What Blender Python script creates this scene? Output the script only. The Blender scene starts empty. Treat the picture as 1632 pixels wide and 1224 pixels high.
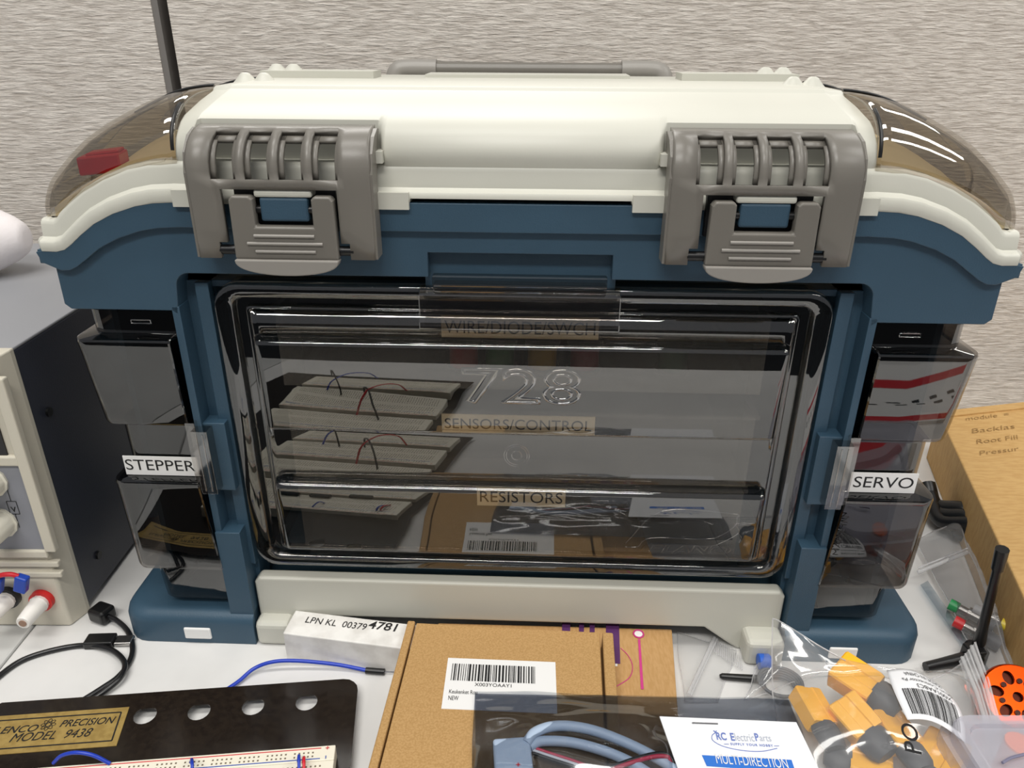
import bpy, bmesh, math, random
from mathutils import Vector, Matrix, noise

random.seed(7)
scene = bpy.context.scene
COL = scene.collection

# ------------------------------------------------------------------ camera, sky, lamps, exposure
F_PX, CX, CY = 1200.0, 816.0, 612.0
CAM_H = 0.394
PITCH, ROLL = math.radians(25.0), math.radians(-0.314)
cam = bpy.data.cameras.new('camera')
cam.sensor_width = 36.0
cam.lens = 36.0 * F_PX / 1632.0
cam.clip_start = 0.01
cam_o = bpy.data.objects.new('camera', cam)
COL.objects.link(cam_o)
cam_o.matrix_world = (Matrix.Translation((0, 0, CAM_H)) @ Matrix.Rotation(math.pi / 2 - PITCH, 4, 'X')
                      @ Matrix.Rotation(-ROLL, 4, 'Z'))
scene.camera = cam_o

world = bpy.data.worlds.new('office')
scene.world = world
world.use_nodes = True
world.node_tree.nodes['Background'].inputs[0].default_value = (0.86, 0.88, 0.93, 1)
world.node_tree.nodes['Background'].inputs[1].default_value = 0.40


def lamp(name, loc, sx, sy, watts, col, rot=(0, 0, 0)):
    l = bpy.data.lights.new(name, 'AREA')
    l.shape = 'RECTANGLE'
    l.size, l.size_y, l.energy, l.color = sx, sy, watts, col
    o = bpy.data.objects.new(name, l)
    o.location = loc
    o.rotation_euler = rot
    COL.objects.link(o)


for ly_, w_ in ((0.20, 22), (-0.85, 42), (2.0, 34)):
    lamp('overhead_light', (-0.32, ly_, 1.9), 1.40, 0.28, w_, (1.0, 0.975, 0.925))  # ceiling rows; the one beyond the wall is added for highlights
for ly_ in (-0.85, 0.20, 2.0):
    lamp('overhead_light', (1.75, ly_, 1.9), 1.2, 0.28, 20, (1.0, 0.975, 0.925))  # unseen right-hand row, added as dim fill

vs = scene.view_settings
vs.view_transform = 'Standard'
vs.look = 'None'
vs.exposure = -0.46
vs.gamma = 1.0
vs.use_curve_mapping = False
scene.cycles.transparent_max_bounces = 40
scene.cycles.max_bounces = 10
scene.cycles.sample_clamp_indirect = 6.0


# ------------------------------------------------------------------ helpers
def ray(px, py):
    X, Y = px - CX, py - CY
    c, s = math.cos(-ROLL), math.sin(-ROLL)
    X, Y = X * c - Y * s, X * s + Y * c
    X /= F_PX
    u = -Y / F_PX
    c, s = math.cos(PITCH), math.sin(PITCH)
    return Vector((X, c + u * s, -s + u * c))


def on(px, py, z=0.0):
    """point at height z above the desk"""
    r = ray(px, py)
    return Vector((0, 0, CAM_H)) + r * ((z - CAM_H) / r.z)


def onY(px, py, Y):
    """point on an upright plane at depth Y"""
    r = ray(px, py)
    return Vector((0, 0, CAM_H)) + r * (Y / r.y)


def lin(c):
    return tuple(((v / 255) / 12.92 if v / 255 <= 0.04045 else ((v / 255 + 0.055) / 1.055) ** 2.4) for v in c)


def new_mat(name):
    m = bpy.data.materials.new(name)
    m.use_nodes = True
    nt = m.node_tree
    return m, nt, nt.nodes['Principled BSDF']


def node(nt, kind, **kw):
    n = nt.nodes.new(kind)
    for k, v in kw.items():
        if k.startswith('i_'):
            n.inputs[k[2:].replace('_', ' ')].default_value = v
        else:
            setattr(n, k, v)
    return n


def mat(name, rgb, rough=0.5, metal=0.0, bump=0.0, bscale=600, var=0.0, vscale=40, rgb2=None, spec=0.5, sss=0.0,
        stretch=(1, 1, 1), coat=0.0):
    m, nt, b = new_mat(name)
    b.inputs['Base Color'].default_value = (*lin(rgb), 1)
    b.inputs['Roughness'].default_value = rough
    b.inputs['Metallic'].default_value = metal
    b.inputs['Specular IOR Level'].default_value = spec
    b.inputs['Coat Weight'].default_value = coat
    b.inputs['Coat Roughness'].default_value = 0.08
    tc = node(nt, 'ShaderNodeTexCoord')
    mp = node(nt, 'ShaderNodeMapping')
    mp.inputs['Scale'].default_value = stretch
    nt.links.new(tc.outputs['Object'], mp.inputs[0])
    if rgb2 is None:
        rgb2 = tuple(max(0, v * (1 - var)) for v in rgb)
    if var > 0 or rgb2 != rgb:
        n = node(nt, 'ShaderNodeTexNoise')
        n.inputs['Scale'].default_value = vscale
        n.inputs['Detail'].default_value = 4
        nt.links.new(mp.outputs[0], n.inputs['Vector'])
        r = node(nt, 'ShaderNodeValToRGB')
        r.color_ramp.elements[0].position = 0.38
        r.color_ramp.elements[1].position = 0.62
        r.color_ramp.elements[0].color = (*lin(rgb2), 1)
        r.color_ramp.elements[1].color = (*lin(rgb), 1)
        nt.links.new(n.outputs['Fac'], r.inputs[0])
        nt.links.new(r.outputs[0], b.inputs['Base Color'])
    if bump > 0:
        n = node(nt, 'ShaderNodeTexNoise')
        n.inputs['Scale'].default_value = bscale
        n.inputs['Detail'].default_value = 3
        nt.links.new(mp.outputs[0], n.inputs['Vector'])
        bp = node(nt, 'ShaderNodeBump')
        bp.inputs['Strength'].default_value = bump
        bp.inputs['Distance'].default_value = 0.0006
        nt.links.new(n.outputs['Fac'], bp.inputs['Height'])
        nt.links.new(bp.outputs[0], b.inputs['Normal'])
    return m


def film(name, tint, base=0.06, grow=0.6, rough=0.04, milk=0.0, milkc=(235, 235, 235), bump=0.0, bscale=60,
         gcol=(1, 1, 1)):
    """clear or smoked plastic: tinted see-through with a glossy skin on the outer side"""
    m, nt, b = new_mat(name)
    nt.nodes.remove(b)
    out = nt.nodes['Material Output']
    tr = node(nt, 'ShaderNodeBsdfTransparent')
    tr.inputs[0].default_value = (*tint, 1)
    gl = node(nt, 'ShaderNodeBsdfGlossy')
    gl.inputs['Roughness'].default_value = rough
    gl.inputs[0].default_value = (*gcol, 1)
    lw = node(nt, 'ShaderNodeLayerWeight')
    lw.inputs[0].default_value = 0.5
    p = node(nt, 'ShaderNodeMath', operation='POWER')
    p.inputs[1].default_value = 4.0
    nt.links.new(lw.outputs['Facing'], p.inputs[0])
    ma = node(nt, 'ShaderNodeMath', operation='MULTIPLY_ADD')
    ma.inputs[1].default_value = grow
    ma.inputs[2].default_value = base
    nt.links.new(p.outputs[0], ma.inputs[0])
    ge = node(nt, 'ShaderNodeNewGeometry')
    inv = node(nt, 'ShaderNodeMath', operation='SUBTRACT')
    inv.inputs[0].default_value = 1.0
    nt.links.new(ge.outputs['Backfacing'], inv.inputs[1])
    mu = node(nt, 'ShaderNodeMath', operation='MULTIPLY')
    nt.links.new(ma.outputs[0], mu.inputs[0])
    nt.links.new(inv.outputs[0], mu.inputs[1])
    body = tr
    if milk > 0:
        d = node(nt, 'ShaderNodeBsdfDiffuse')
        d.inputs[0].default_value = (*lin(milkc), 1)
        mm = node(nt, 'ShaderNodeMixShader')
        mm.inputs[0].default_value = milk
        nt.links.new(tr.outputs[0], mm.inputs[1])
        nt.links.new(d.outputs[0], mm.inputs[2])
        body = mm
    mx = node(nt, 'ShaderNodeMixShader')
    nt.links.new(mu.outputs[0], mx.inputs[0])
    nt.links.new(body.outputs[0], mx.inputs[1])
    nt.links.new(gl.outputs[0], mx.inputs[2])
    nt.links.new(mx.outputs[0], out.inputs[0])
    if bump > 0:
        tc = node(nt, 'ShaderNodeTexCoord')
        n = node(nt, 'ShaderNodeTexNoise')
        n.inputs['Scale'].default_value = bscale
        n.inputs['Detail'].default_value = 2
        nt.links.new(tc.outputs['Object'], n.inputs['Vector'])
        bp = node(nt, 'ShaderNodeBump')
        bp.inputs['Strength'].default_value = bump
        bp.inputs['Distance'].default_value = 0.004
        nt.links.new(n.outputs['Fac'], bp.inputs['Height'])
        nt.links.new(bp.outputs[0], gl.inputs['Normal'])
    return m


def thing(name, label, cat, loc=(0, 0, 0), rotz=0.0, group=None, local=False):
    o = bpy.data.objects.new(name, None)
    o.empty_display_size = 0.02
    o.location = loc
    o.rotation_euler = (0, 0, rotz)
    COL.objects.link(o)
    o['label'] = label
    o['category'] = cat
    if group:
        o['group'] = group
    XF[o.name] = Matrix.Identity(4) if local else (Matrix.Translation(loc) @ Matrix.Rotation(rotz, 4, 'Z')).inverted()
    return o


def tag(o, label, cat, group=None):
    o['label'] = label
    o['category'] = cat
    if group:
        o['group'] = group
    return o


XF = {}


class MB:
    """collects shapes of ONE mesh object"""

    def __init__(self, k=1.0):
        self.v, self.f, self.k = [], [], k

    def add(self, vs, fs):
        n = len(self.v)
        self.v += [Vector(p) * self.k for p in vs]
        self.f += [tuple(i + n for i in f) for f in fs]
        return self

    def box(self, x0, x1, y0, y1, z0, z1):
        vs = [(x, y, z) for z in (z0, z1) for y in (y0, y1) for x in (x0, x1)]
        return self.add(vs, [(0, 2, 3, 1), (4, 5, 7, 6), (0, 1, 5, 4), (2, 6, 7, 3), (0, 4, 6, 2), (1, 3, 7, 5)])

    def obox(self, c, ax, ay, az):
        """box by centre and three half-axis vectors"""
        c, ax, ay, az = map(Vector, (c, ax, ay, az))
        vs = [c + ax * i + ay * j + az * k for k in (-1, 1) for j in (-1, 1) for i in (-1, 1)]
        return self.add(vs, [(0, 2, 3, 1), (4, 5, 7, 6), (0, 1, 5, 4), (2, 6, 7, 3), (0, 4, 6, 2), (1, 3, 7, 5)])

    def loft(self, rings, closed=True, caps=True):
        n = len(rings[0])
        vs = [p for r in rings for p in r]
        fs = []
        m = n if closed else n - 1
        for i in range(len(rings) - 1):
            for j in range(m):
                a, b = i * n + j, i * n + (j + 1) % n
                fs.append((a, b, b + n, a + n))
        if caps and closed:
            fs.append(tuple(range(n))[::-1])
            fs.append(tuple(range((len(rings) - 1) * n, len(rings) * n)))
        return self.add(vs, fs)

    def prism(self, poly, axis, a, b):
        """polygon (two coords) pushed along axis from a to b"""
        def mk(p, t):
            return {'x': (t, p[0], p[1]), 'y': (p[0], t, p[1]), 'z': (p[0], p[1], t)}[axis]
        return self.loft([[mk(p, a) for p in poly], [mk(p, b) for p in poly]])

    def tube(self, pts, r, n=10, caps=True):
        pts = [Vector(p) for p in pts]
        rs = r if isinstance(r, (list, tuple)) else [r] * len(pts)
        rings = []
        prev = None
        for i, p in enumerate(pts):
            t = (pts[min(i + 1, len(pts) - 1)] - pts[max(i - 1, 0)]).normalized()
            if prev is None:
                a = t.orthogonal().normalized()
            else:
                a = (prev - t * prev.dot(t)).normalized()
            prev = a
            b = t.cross(a)
            rings.append([p + (a * math.cos(2 * math.pi * k / n) + b * math.sin(2 * math.pi * k / n)) * rs[i]
                          for k in range(n)])
        return self.loft(rings, True, caps)

    def disc_hole_plate(self):
        return self

    def build(self, name, m, parent=None, smooth=None, bevel=0.0, seg=2, solid=0.0, off=-1, kind=None, fix=True,
              origin=None):
        me = bpy.data.meshes.new(name)
        vs = self.v
        X = None
        p = parent
        while p is not None and X is None:
            X = XF.get(p.name)
            p = p.parent
        if X is not None:
            vs = [X @ q for q in vs]
        if parent is None and origin is None and kind is None and vs:
            mn = Vector((sum(q.x for q in vs) / len(vs), sum(q.y for q in vs) / len(vs), min(q.z for q in vs)))
            origin = mn
        if origin is not None:
            vs = [q - Vector(origin) for q in vs]
        me.from_pydata([tuple(q) for q in vs], [], self.f)
        if fix:
            bm = bmesh.new()
            bm.from_mesh(me)
            bmesh.ops.remove_doubles(bm, verts=bm.verts, dist=1e-6)
            bmesh.ops.recalc_face_normals(bm, faces=bm.faces)
            bm.to_mesh(me)
            bm.free()
        me.materials.append(m)
        if smooth is not None:
            for q in me.polygons:
                q.use_smooth = True
            me.set_sharp_from_angle(angle=math.radians(smooth))
        o = bpy.data.objects.new(name, me)
        COL.objects.link(o)
        if origin is not None:
            o.location = origin
        if parent is not None:
            o.parent = parent
        if solid:
            s = o.modifiers.new('thickness', 'SOLIDIFY')
            s.thickness = solid
            s.offset = off
        if bevel:
            b = o.modifiers.new('bevel', 'BEVEL')
            b.width = bevel
            b.segments = seg
            b.limit_method = 'ANGLE'
            b.angle_limit = math.radians(40)
            b.harden_normals = False
        if kind:
            o['kind'] = kind
        return o


def spline(pts, n=8):
    pts = [Vector(p) for p in pts]
    out = []
    P = [pts[0] * 2 - pts[1]] + pts + [pts[-1] * 2 - pts[-2]]
    for i in range(1, len(P) - 2):
        a, b, c, d = P[i - 1], P[i], P[i + 1], P[i + 2]
        for k in range(n):
            t = k / n
            out.append(0.5 * ((2 * b) + (c - a) * t + (2 * a - 5 * b + 4 * c - d) * t * t + (3 * b - a - 3 * c + d) * t ** 3))
    out.append(pts[-1])
    return out


def text_mesh(s, size=1.0, bold=0.0, shear=0.0, depth=0.0, outline=0.0, align='LEFT', spacing=1.0):
    cu = bpy.data.curves.new('t', 'FONT')
    cu.body = s
    cu.size = size
    cu.shear = shear
    cu.offset = bold
    cu.extrude = depth
    cu.align_x = align
    cu.space_character = spacing
    cu.resolution_u = 4
    if outline:
        cu.fill_mode = 'NONE'
        cu.bevel_depth = outline
        cu.bevel_resolution = 2
    o = bpy.data.objects.new('t', cu)
    COL.objects.link(o)
    bpy.context.view_layer.update()
    dg = bpy.context.evaluated_depsgraph_get()
    me = bpy.data.meshes.new_from_object(o.evaluated_get(dg))
    v = [p.co.copy() for p in me.vertices]
    f = [tuple(p.vertices) for p in me.polygons]
    bpy.data.objects.remove(o)
    bpy.data.curves.remove(cu)
    bpy.data.meshes.remove(me)
    return v, f


def letters(name, s, O, ex, ey, w, h, m, parent, lift=0.00025, fit=True, mb=None, **kw):
    """lettering w wide and h tall with its lower left corner at O, ex right and ey up on the surface"""
    v, f = text_mesh(s, **kw)
    x0, x1 = min(p.x for p in v), max(p.x for p in v)
    y0, y1 = min(p.y for p in v), max(p.y for p in v)
    sy = h / (y1 - y0)
    sx = w / (x1 - x0) if w else sy
    ex, ey = Vector(ex).normalized(), Vector(ey).normalized()
    n = ex.cross(ey).normalized()
    O = Vector(O)
    b = mb or MB()
    b.add([O + ex * ((p.x - x0) * sx) + ey * ((p.y - y0) * sy) + n * (lift + p.z * sy) for p in v], f)
    if mb is None:
        return b.build(name, m, parent, fix=False)
    return b


def quad_frame(tl, tr, bl):
    ex = (tr - tl)
    ey = (tl - bl)
    return bl, ex, ey


def bars(b, O, ex, ey, w, h, seed, lift=0.0003, unit=0.011):
    rnd = random.Random(seed)
    ex, ey = Vector(ex).normalized(), Vector(ey).normalized()
    n = ex.cross(ey).normalized()
    x = 0
    while x < 1:
        bw = unit * rnd.choice((1, 1, 1, 2, 2, 3)) * 0.75
        bw = min(bw, 1 - x)
        p = Vector(O) + n * lift
        b.add([p + ex * x * w, p + ex * (x + bw) * w, p + ex * (x + bw) * w + ey * h, p + ex * x * w + ey * h], [(0, 1, 2, 3)])
        x += bw + unit * rnd.choice((1, 1, 1, 2, 2)) * 0.8
    return b


def rrect(x0, x1, z0, z1, r, n=6):
    out = []
    for cx, cz, a in ((x1 - r, z1 - r, 0), (x0 + r, z1 - r, 90), (x0 + r, z0 + r, 180), (x1 - r, z0 + r, 270)):
        for k in range(n + 1):
            t = math.radians(a + 90 * k / n)
            out.append((cx + r * math.cos(t), cz + r * math.sin(t)))
    return out


# ------------------------------------------------------------------ materials
WHITE = mat('white_plastic', (199, 198, 187), 0.42, bump=0.05, bscale=900, var=0.02, vscale=8)
BLUE = mat('blue_plastic', (52, 79, 98), 0.48, bump=0.25, bscale=1100, var=0.05, vscale=14)
GREY = mat('grey_latch_plastic', (114, 110, 103), 0.36, bump=0.05, bscale=700, var=0.03, vscale=20)
GREYL = mat('pale_grey_plastic', (142, 138, 132), 0.4)
DARK = mat('dark_gap', (14, 14, 15), 0.6)
SMOKE = film('smoked_plastic', (0.77, 0.75, 0.72), base=0.12, grow=0.5, rough=0.015)
SMOKE_SIDE = film('smoked_bin_plastic', (0.52, 0.50, 0.48), base=0.095, grow=0.5, rough=0.02)
SMOKE_LID = film('smoked_lid_plastic', (0.74, 0.71, 0.66), base=0.12, grow=0.5, rough=0.03)
SMOKE_CLEAR = film('smoked_latch_plastic', (0.74, 0.72, 0.70), base=0.16, grow=0.5, rough=0.05)
BLACK = mat('black_plastic', (18, 18, 19), 0.35)
PAPER = mat('white_paper', (232, 231, 229), 0.55)
CREAM_LABEL = mat('cream_label', (226, 214, 188), 0.6)
INK = mat('black_ink', (20, 20, 22), 0.6)
KRAFT = mat('kraft_card', (186, 148, 96), 0.75, rgb2=(170, 132, 80), vscale=850, bump=0.1, bscale=500)
KRAFT_BIG = mat('kraft_carton', (200, 162, 104), 0.7, rgb2=(190, 150, 92), vscale=90, stretch=(1, 4, 1))
KRAFT_EDGE = mat('kraft_edge', (120, 92, 58), 0.8)
CLEAR = film('clear_bag', (0.93, 0.93, 0.93), base=0.06, grow=0.85, rough=0.10, milk=0.11, bump=0.25, bscale=30)
ZIPPLASTIC = film('zip_plastic', (0.9, 0.9, 0.91), base=0.06, grow=0.6, rough=0.2, milk=0.30)
CREAM = mat('cream_bezel', (206, 200, 184), 0.5, bump=0.15, bscale=500)
PSUCASE = mat('dark_case_paint', (50, 53, 64), 0.42, bump=0.15, bscale=900)
PANEL = mat('grey_panel', (136, 138, 146), 0.5)

# ------------------------------------------------------------------ room shell
m, nt, b_ = new_mat('woven_wall_fabric')
tc = node(nt, 'ShaderNodeTexCoord')
mp1 = node(nt, 'ShaderNodeMapping')
mp1.inputs['Scale'].default_value = (62, 62, 470)
nt.links.new(tc.outputs['Object'], mp1.inputs[0])
n1 = node(nt, 'ShaderNodeTexNoise')
n1.inputs['Scale'].default_value = 1.0
n1.inputs['Detail'].default_value = 5
n1.inputs['Roughness'].default_value = 0.6
n1.inputs['Distortion'].default_value = 0.25
nt.links.new(mp1.outputs[0], n1.inputs['Vector'])
r1 = node(nt, 'ShaderNodeValToRGB')
r1.color_ramp.elements[0].position = 0.33
r1.color_ramp.elements[0].color = (*lin((188, 179, 169)), 1)
r1.color_ramp.elements[1].position = 0.66
r1.color_ramp.elements[1].color = (*lin((230, 223, 214)), 1)
nt.links.new(n1.outputs['Fac'], r1.inputs[0])
nt.links.new(r1.outputs[0], b_.inputs['Base Color'])
b_.inputs['Roughness'].default_value = 0.75
bp = node(nt, 'ShaderNodeBump')
bp.inputs['Strength'].default_value = 0.9
bp.inputs['Distance'].default_value = 0.0025
nt.links.new(n1.outputs['Fac'], bp.inputs['Height'])
nt.links.new(bp.outputs[0], b_.inputs['Normal'])
WALL = m

WY = 0.78
sL, sR = onY(241.5, 0, WY).x, onY(258, 0, WY).x      # the dark gap between two panels
MB().box(-1.6, sL - 0.006, WY, WY + 0.03, -0.74, 0.62).box(sR, 1.6, WY, WY + 0.03, -0.74, 0.62).build(
    'wall_back', WALL, kind='structure')
MB().box(sL, sR, WY + 0.026, WY + 0.03, -0.74, 0.62).build('gap_shade', DARK, kind='structure')  # black strip backing the panel gap, standing in for its shade
MB().box(sL - 0.006, sL, WY + 0.001, WY + 0.03, -0.74, 0.62).build(
    'trim_2', mat('panel_edge', (120, 116, 112), 0.5), kind='structure')
MB().box(-5, 5, -7, 0.85, -0.78, -0.74).build('floor', mat('grey_carpet', (44, 44, 48), 0.9, var=0.3, vscale=120),
                                                   kind='structure')

DESKM = mat('white_laminate', (220, 219, 217), 0.32, var=0.025, vscale=25)
DESKG = mat('grey_laminate', (196, 196, 194), 0.35, var=0.03, vscale=25)
SEAM = -0.3475
d = thing('desk', 'white laminate desk top under the tackle box, cartons and bags', 'desk', (0.4, 0.35, -0.74))
MB().box(SEAM, 1.25, -0.07, WY - 0.004, -0.03, 0).build('desk_top', DESKM, d, bevel=0.0015)
for x, y in ((-0.3, -0.02), (1.2, -0.02), (-0.3, 0.72), (1.2, 0.72)):
    MB().box(x - 0.025, x + 0.025, y - 0.025, y + 0.025, -0.74, -0.03).build('leg', GREY, d)
d = thing('desk', 'greyer desk top at left, beyond the seam, under the power supply', 'desk', (-0.9, 0.35, -0.74))
MB().box(-1.45, SEAM - 0.0015, -0.07, WY - 0.004, -0.03, 0).build('desk_top', DESKG, d, bevel=0.0015)
for x, y in ((-1.4, -0.02), (-0.4, -0.02), (-1.4, 0.72), (-0.4, 0.72)):
    MB().box(x - 0.025, x + 0.025, y - 0.025, y + 0.025, -0.74, -0.03).build('leg', GREY, d)

# ------------------------------------------------------------------ the tackle box (local millimetres: x right, y back, z up)
TB = thing('tackle_box', 'large blue and white plastic tackle box with smoked doors and two grey latches', 'tackle box',
           (0.004, 0.405, 0), math.radians(-1.98), local=True)
K = 0.001

ARCH = [(0, 309.2), (58.4, 309.2), (59.4, 309.2), (79, 309.2), (172, 309.4), (186, 309.8), (198, 309.2), (208, 307.5), (221.5, 303.2),
        (233, 297.6), (242, 291.2), (248.5, 286), (253, 283), (258, 281.8), (266, 282)]


def arch_z(x):
    x = abs(x)
    for (x0, z0), (x1, z1) in zip(ARCH, ARCH[1:]):
        if x <= x1:
            return z0 + (z1 - z0) * (x - x0) / (x1 - x0)
    return ARCH[-1][1]


# --- body
b = MB(K)
xs = [-263, -258, -253, -248.5, -242, -233, -221.5, -208, -198, -186, -100, 0]
xs = xs + [-x for x in xs[-2::-1]]
top = [(x, arch_z(x) + 1.5) for x in xs]
fascia = top + [(263.5, 250.5), (260, 247.5), (201, 247.5), (197.5, 245), (197, 250)]
fascia += [(195.5 - 8 * (1 - math.cos(math.radians(a))), 262 + 8 * math.sin(math.radians(a))) for a in range(0, 91, 15)]
fascia += [(51, 270), (51, 284), (-51, 284), (-51, 270)]
fascia += [(-195.5 + 8 * (1 - math.cos(math.radians(a))), 262 + 8 * math.sin(math.radians(a))) for a in range(90, -1, -15)]
fascia += [(-197, 250), (-197.5, 245), (-201, 247.5), (-260, 247.5), (-263.5, 250.5)]
b.prism(fascia, 'y', 0, 16)
# raised rim below the lid
lo = [(x, arch_z(x) - (13 - 5 * max(0, (abs(x) - 245) / 25))) for x in xs]
lo[0], lo[-1] = (-268, 276), (268, 276)
tp = [(x, z + 1) for x, z in top]
tp[0], tp[-1] = (-270, 282), (270, 282)
sel = [i for i, x in enumerate(xs)]
b.prism(tp + lo[::-1], 'y', -3.5, 3)
b.box(-54, 54, 7, 16, 262, 288)
for s in (-1, 1):
    def bx(x0, x1, *r):
        b.box(min(s * x0, s * x1), max(s * x0, s * x1), *r)
    bx(263.5, 258, 14, 208, 249, 284)           # upper side wall
    bx(270, 258, -2, 212, 275, 283)             # side rim below the lid
    bx(181, 200, 13, 30, 20, 262)               # column floor
    bx(196.5, 201, 0, 205, 20, 250)             # partition beside the side bin
    bx(183, 198, 2, 14, 124, 173)               # seat of the side latch
    bx(184, 200.5, -2, 14, 0, 93)               # lower post
    bx(181, 189, 8, 16, 60, 262)
    bx(243, 247, 16, 206, 16, 246)              # outer wall, run forward inside the bin to keep it dark
    bx(247, 255, 60, 72, 236, 250)              # hinge lugs
    bx(247, 253, 60, 72, 140, 150)
    bx(200, 256, 14, 206, 246, 250)
    # foot plinth
    pl = [(184, -6), (262, -6)] + [(262 + 19 * math.sin(math.radians(a)), 16 - 22 * math.cos(math.radians(a))) for a in range(15, 91, 15)]
    pl += [(281, 190), (262, 212), (184, 212)]
    pl = [(s * x, y) for x, y in pl]
    cx_, cy_ = s * 225, 90
    rings = []
    for z, inset in ((0, 0), (17, 0), (20.5, 0.8), (23, 2.6), (24.6, 5.2), (25, 8)):
        rings.append([(x - math.copysign(min(inset, abs(x - cx_)), x - cx_) * (0 if abs(x) < 190 else 1),
                       y - math.copysign(inset, y - cy_), z) for x, y in pl])
    b.loft(rings)
b.box(-184, 184, 14, 212, 26, 32)
b.box(-256, 256, 205, 212, 10, 284)
b.box(-258, 258, 14, 206, 258, 262)
b.build('body', BLUE, TB, smooth=32, bevel=0.0011, seg=2)
MB(K).box(-234, -215, -7.2, -4, 4.5, 14).build('slot_insert', PAPER, TB, bevel=0.001)
MB(K).box(215, 234, -7.2, -4, 4.5, 14).build('slot_insert', PAPER, TB, bevel=0.001)

# --- white skirt under the front door with two feet
b = MB(K)
b.prism([(-182.5, 0), (-156, 0), (-150, 4), (-131, 18.5), (131, 18.5), (150, 4), (156, 0), (182.5, 0), (182.5, 47), (179, 51.5), (-179, 51.5), (-182.5, 47)],
        'y', 4, 14)
b.build('front_skirt', WHITE, TB, bevel=0.002, seg=3)
MB(K).box(-183, -158, -7, 8, 0, 20).build('skirt_foot', WHITE, TB, bevel=0.004, seg=3)
MB(K).box(157, 183, -12, 8, 0, 21).build('skirt_foot', WHITE, TB, bevel=0.004, seg=3)

# --- lid: arched band swept round the rim, centre plate, rails
b = MB(K)
path = [(-x, z) for x, z in ARCH[:0:-1]] + ARCH
prof = [(0, 6), (0, -2.6), (0.8, -3.8), (2, -4.2), (6.5, -4.2), (8, -3.4), (9, -1.0), (10, 0.2), (18, 0.8), (20, 1.3), (21.5, 2.6), (22, 5), (22, 14)]
rings = []
for i, (x, z) in enumerate(path):
    (xa, za), (xb, zb) = path[max(i - 1, 0)], path[min(i + 1, len(path) - 1)]
    nx, nz = -(zb - za), xb - xa
    l = math.hypot(nx, nz)
    nx, nz = 0.55 * nx / l, 0.45 + 0.55 * nz / l
    l = math.hypot(nx, nz)
    nx, nz = nx / l, nz / l
    t = max(0, min(1, (abs(x) - 200) / 55))
    kk = 1 - 0.2 * t
    ring = []
    for u, o in prof:
        uu = u * kk
        if abs(x) < 58.8:
            uu = max(uu, 5.0)
        ring.append((x + nx * uu, o, z + nz * uu))
    rings.append(ring)


def corner(sx, cyc, a0, a1):
    out = []
    for k in range(0, 7):
        a = math.radians(a0 + (a1 - a0) * k / 6)
        dx, dy = math.sin(a), -math.cos(a)      # outward
        out.append([((sx * (260 + (8 - o) * dx)), cyc + (8 - o) * dy, 282 + u * 0.8) for u, o in prof])
    return out


right = corner(1, 8, 12, 90) + [[(s_[0], 200, s_[2]) for s_ in corner(1, 8, 90, 90)[0]]] + corner(1, 204, 90, 180)
left = corner(-1, 8, 12, 90) + [[(s_[0], 200, s_[2]) for s_ in corner(-1, 8, 90, 90)[0]]] + corner(-1, 204, 90, 180)
full = left[::-1] + rings + right
b.loft(full, closed=False, caps=False)
# back of the lid
b.box(-262, 262, 206, 212, 282, 300)
# little tabs beside the latches
for s in (-1, 1):
    for x0, x1 in ((59, 79), (173, 186)):
        b.box(min(s * x0, s * x1), max(s * x0, s * x1), -6, 0, 308.6, 317.5)
    b.box(min(s * 72, s * 79), max(s * 72, s * 79), -4, 6, 332, 338)
b.build('lid_band', WHITE, TB, smooth=38)

PB = [(2.5, 328), (0.5, 332), (-0.5, 336), (0.4, 340), (2.6, 344.4), (6, 348.2), (11, 351.4), (18, 354.4), (40, 359.4), (61, 363.4), (62, 363.8),
      (63.6, 365.2), (65, 365.7), (120, 366), (185, 366), (200, 363), (209, 352), (212, 335), (212, 300)]
PR = [(13, 328), (13, 332), (13, 336), (13, 340), (13, 344.4), (13, 348.2), (13.2, 351.8), (18, 354.4)] + PB[8:]
PE = [(4, 328), (2.5, 332), (2, 336), (3, 340), (5.2, 344), (9, 347.6), (13, 350.6), (19, 353.4)] + [(y, z - 0.8) for y, z in PB[8:]]


def mix(A, B, t):
    return [(a[0] + (b_[0] - a[0]) * t, a[1] + (b_[1] - a[1]) * t) for a, b_ in zip(A, B)]


st = [(-184, [(y + 1.2, z - 2.4) for y, z in PE]), (-183.2, [(y + .4, z - .8) for y, z in PE]), (-182, PE), (-175, PE), (-172.6, PB), (-171.8, PR), (-76.5, PR), (-75, mix(PR, PB, .35)), (-73, mix(PR, PB, .85)), (-71, PB)]
st = st + [(-x, p) for x, p in st[::-1]]
b = MB(K)
b.loft([[(x, y, z) for y, z in p] for x, p in st], closed=False, caps=False)
for s in (-1, 1):
    b.box(min(s * 102, s * 178), max(s * 102, s * 178), 132, 158, 364, 370.4)
    for x, y, zb_, h in ((178, 104, 364, 6.4), (166, 104, 364, 6.4), (171, 146, 368.6, 5.6), (159.5, 146, 368.6, 5.6)):
        rr = [(8.5, 0), (6.2, .35), (4.2, .7), (2.9, .92), (1.5, 1)]
        b.loft([[(s * x + r * 1.0 * math.cos(a * math.pi / 6), y + r * math.sin(a * math.pi / 6), zb_ + h * t) for a in range(12)] for r, t in rr])
b.box(-70, 70, 150, 180, 364, 368)
b.build('lid_plate', WHITE, TB, smooth=50)

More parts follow.
